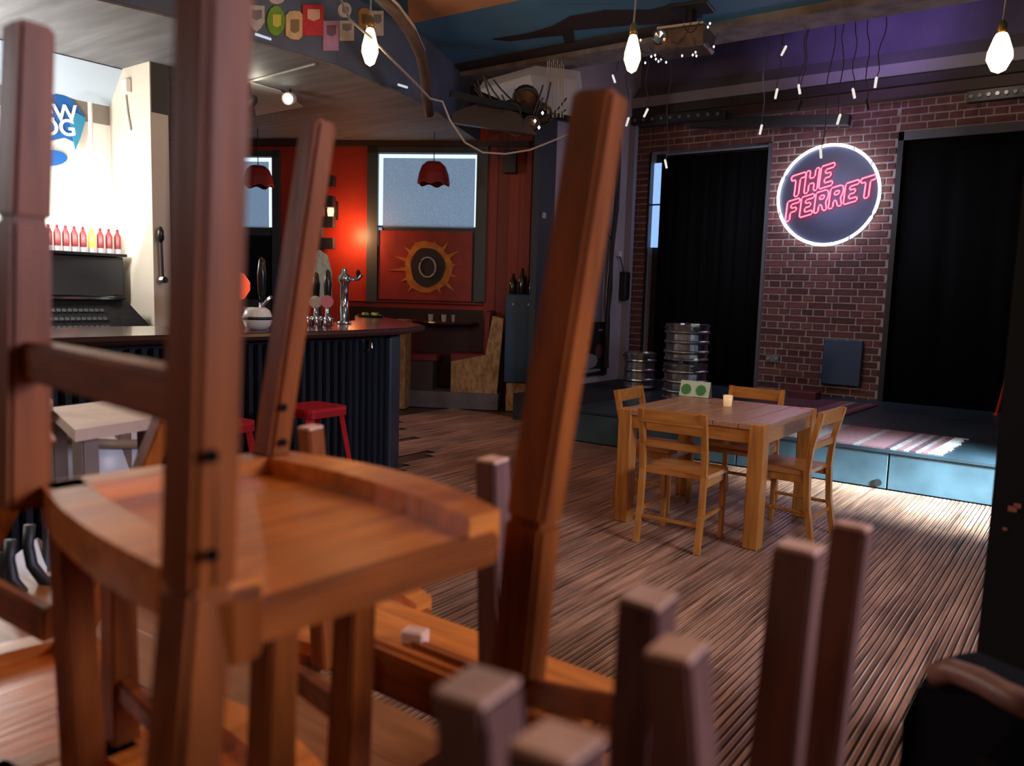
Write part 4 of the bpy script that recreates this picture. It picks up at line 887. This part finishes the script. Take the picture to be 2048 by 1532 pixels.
# back spindle rail of chair A hidden below frame; supporting chairs below
DZ=.80
def Q(px,py,z): p=PZ(px,py,z); return (p.x,p.y)
pa=PD(148,1400,1.04); pb_=PD(245,1400,1.2); pc_=PD(550,1350,.85); pd_=PD(708,1350,1.0)
upturned('upturned chair directly under the large one, legs beneath its seat',[(pa.x,pa.y),(pd_.x,pd_.y),(-1.16,.74),(-1.22,.40)],DZ,[(pa.x,pa.y,1.2),(pd_.x+.005,pd_.y,1.2),(-1.16,.72,1.2),(-1.2,.39,1.2)],stretch=((1,2,.45),),legw=.044)
upturned('upturned chair nested beside it, with a lit planked seat',[(-.70,.14),(pc_.x,pc_.y),(pb_.x,pb_.y),(-1.14,.16)],DZ+.01,[(-.70,.14,1.2),(pc_.x+.004,pc_.y,1.2),(pb_.x,pb_.y,1.2),(-1.12,.15,1.2)],stretch=((1,2,.30),),legw=.042)
tL,_=upturned('upturned chair at the lower left edge with a bright rounded seat rim',[(-1.26,.30),(-1.22,.60),(-1.60,.72),(-1.64,.44)],.80,[None,None,(-1.49,.86,1.24),(-1.37,.575,1.25)],legw=.042)
new('back_rail',bm_beam(PD(-60,1165,1.22),PD(100,1250,1.12),.05,.022,side=(0,0,1)),wood('dark','x'),tL)
upturned('upturned chair behind the large one, its leg tip showing beside the stool',[(-1.15,.98),(-1.17,1.3),(-1.55,1.3),(-1.5,.96)],DZ,[(-1.17,.957,1.24),None,None,None],legw=.042)
tR,_=upturned('upturned chair right of centre with a dark leg and crossing rails',[(-.30,.62),(-.30,.98),(-.72,.96),(-.70,.62)],DZ,[(-.288,.589,1.25),None,(-.721,.931,1.25),None],legw=.045,leg_mat=wood('post','z'))
new('back_rail',bm_beam(PD(1245,1425,.74),PD(1030,1378,1.0),.030,.018,side=(0,0,1)),wood('dark','x'),tR); new('back_rail',bm_beam(PD(1240,1478,.74),PD(1030,1436,1.0),.012,.016,side=(0,0,1)),wood('seat','x'),tR)
# edge-of-frame chairs: pairs of legs
upturned('upturned chair on the near right table, square leg tip left of the post pair',[(-.27,.40),(-.25,.80),(.16,.80),(.16,.40)],DZ,[(-.301,.379,1.25),(-.232,.816,1.25),(.2,.83,1.25),(.2,.38,1.25)],legw=.05,leg_mat=wood('post','z'))
upturned('upturned chair on the near right table, with the rightmost leaning leg',[(-.19,.53),(-.23,.90),(.14,.92),(.14,.52)],DZ+.045,[(-.226,.513,1.25),(-.210,.936,1.25),(.2,.93,1.25),(.2,.5,1.25)],legw=.043,leg_mat=wood('post','z'))
upturned('upturned chair at the bottom edge showing one rounded leg tip',[(-.20,.34),(-.18,.10),(.2,.1),(.2,.36)],DZ+.02,[(-.226,.358,1.25),(-.2,.05,1.2),(.22,.05,1.2),(.22,.38,1.2)],legw=.05,leg_mat=wood('post','z'))
# tables that carry them
def plank_table(label,x0,x1,y0,y1,z,n,ax='x'):
    t=thing('wooden_table',label,'table',((x0+x1)/2,(y0+y1)/2,0)); bpy.context.view_layer.update()
    for k in range(n):
        if ax=='x': a=y0+(y1-y0)*k/n; b=span((x0,a+.0005,z-.03),(x1,a+(y1-y0)/n-.0005,z),.001)
        else: a=x0+(x1-x0)*k/n; b=span((a+.002,y0,z-.03),(a+(x1-x0)/n-.002,y1,z),.003)
        new('board',b,wood('table',ax),t)
    for X_ in (x0+.04,x1-.04):
        for Y_ in (y0+.04,y1-.04): new('leg',span((X_-.03,Y_-.03,0),(X_+.03,Y_+.03,z-.03),.004),wood('dark','z'),t)
    new('apron',span((x0+.05,y1-.06,z-.12),(x1-.05,y1-.035,z-.03)),wood('dark','x'),t); new('apron',span((x1-.06,y0+.05,z-.12),(x1-.035,y1-.05,z-.03)),wood('dark','y'),t)
plank_table('planked wooden table under the foreground stack of upturned chairs',-2.1,-.80,.0,.97,.762,8)
plank_table('wooden table at the lower right under the leg tips',-.16,.5,.02,.98,.762,5,'y')
# long board with peg
t=thing('folded_trestle','narrow orange-brown trestle board with a small wooden peg behind the stack','table',(-1,1.18,0)); bpy.context.view_layer.update()
new('top_board',span((-1.42,1.09,.775),(-.64,1.25,.80),.004),wood('seat','x'),t); new('edge_rail',span((-1.42,1.07,.70),(-.66,1.09,.79)),wood('dark','x'),t)
p=PZ(830,1272,.815); new('peg',bx(p,(.05,.035,.03),Matrix.Rotation(.3,3,'Z'),.004),wood('tip','x'),t); new('batten',span((p.x+.01,p.y-.02,.80),(-.66,p.y,.812)),wood('dark','x'),t)
for X_ in (-1.36,-.72):
    for Y_ in (1.11,1.23): new('leg',span((X_-.02,Y_-.015,0),(X_+.02,Y_+.015,.775)),wood('dark','z'),t)
# pale chair and white tub chair at the left
t=thing('pale_tray_chair','pale lit wooden chair seat with a brown leg, left of the thick upright leg','chair',PD(200,900,2.6)); bpy.context.view_layer.update()
a=[PZ(100,815,1.07),PZ(150,860,1.07),PZ(335,832,1.07),PZ(250,797,1.07)]
new('seat',bp([v-Vector((0,0,.035)) for v in a],(0,0,.035)),mat('pale_wood',(.62,.45,.34),.5,noise=(.5,.33,.24),nscale=5),t)
for k,(u,v) in enumerate(((110,830),(170,870),(298,850),(240,812))):
    p=PZ(u,v,1.03); new('leg',bm_beam(p,(p.x,p.y,.0),.07,.05,side=(1,0,0)),mat('pale_leg',(.20,.13,.10),.6),t)
new('bolt_plate',bx(PZ(192,852,1.05),(.05,.01,.012)),CHROME,t)
new('back_post',bm_beam(PZ(85,800,1.12),PZ(88,880,.9),.05,.04),mat('pale_wood',(.62,.45,.34),.5),t)
t=thing('tub_chair','white moulded plastic tub chair with curved arms under the pale seat','chair',PD(190,920,2.8)); bpy.context.view_layer.update()
c=PD(190,915,3.1); bm=bmesh.new(); n=16; rings=[]
for z,r in ((.02,.12),(-.02,.17),(-.18,.18),(-.34,.15),(-.36,.02)): rings.append([bm.verts.new(c+Vector((r*math.cos(PI*2*k/n),r*math.sin(PI*2*k/n),z+.1))) for k in range(n)])
for A,B2 in zip(rings,rings[1:]):
    for k in range(n): bm.faces.new((A[k],A[(k+1)%n],B2[(k+1)%n],B2[k]))
new('shell',bm,mat('white_plastic',(.66,.65,.68),.35),t,smooth=True)
for k in range(4):
    a=PI/4+k*PI/2; new('leg',bt([c+Vector((.12*math.cos(a),.12*math.sin(a),-.22)),Vector((c.x+.2*math.cos(a),c.y+.2*math.sin(a),0))],.014,8),mat('white_plastic',(.66,.65,.68),.35),t)
new('armrest',bt([c+Vector((.19*math.cos(k*.35-1.8),.19*math.sin(k*.35-1.8),.13-.01*k)) for k in range(9)],.018,8),mat('tan_arm',(.3,.2,.13),.5),t,smooth=True)
# black metal chair frames at far left
t=thing('metal_chair','black tubular metal chair with white seat at the left edge below the upturned seat','chair',PD(50,1080,1.6)); bpy.context.view_layer.update()
for k,(o1,o2) in enumerate(((0,0),(38,-30),(-30,25))):
    pts=[PD(x_+o1,y_+o2,1.9+.05*k) for x_,y_ in ((22,1080),(18,1120),(26,1160),(48,1190),(80,1205))]; new('curved_frame',bt(pts,.014,8),BLACK,t,smooth=True)
new('white_seat',bp([PD(5,1130,2.15),PD(75,1075,2.3),PD(80,1175,2.2),PD(30,1220,2.1)],(0,.02,-.02)),mat('seat_white',(.8,.8,.76),.5),t)
new('leg',bt([PD(20,1080,1.95),PD(-10,1250,1.9)],.013),BLACK,t); new('leg',bt([PD(95,1050,2.3),PD(90,1260,2.25)],.013),BLACK,t)
# black padded chair, lower right
t=thing('padded_chair','black padded chair with a curved brown wooden top rail at the lower right corner','chair',(-.1,1.2,0)); bpy.context.view_layer.update()
rl=[PD(1870,1350,1.25),PD(1905,1342,1.22),PD(1960,1362,1.17),PD(2010,1390,1.12),PD(2075,1420,1.06)]
new('top_rail',bt(rl,.019,10),wood('post','x'),t,smooth=True)
bk=[PD(1805,1440,1.27),PD(1835,1375,1.27),PD(1868,1322,1.27),PD(1900,1318,1.26),PD(1960,1345,1.2),PD(2080,1400,1.1),PD(2080,1700,1.1),PD(1790,1700,1.27)]
new('padded_back',bp(bk,(.03,.06,0)),mat('black_pad',(.003,.003,.0035),.9,spec=.1,noise=(.003,.003,.003),nscale=6),t)
for (a,b) in ((1838,1370),(1822,1405)): new('stud',bl([(0,-.004),(.005,0),(0,.004)],PD(a,b,1.26),8),CHROME,t)
for X_,Y_ in ((-.16,1.14),(-.08,1.3),(.06,1.16)): new('leg',bm_beam((X_,Y_,0),(X_,Y_,.85),.03,.03),BLACK,t)
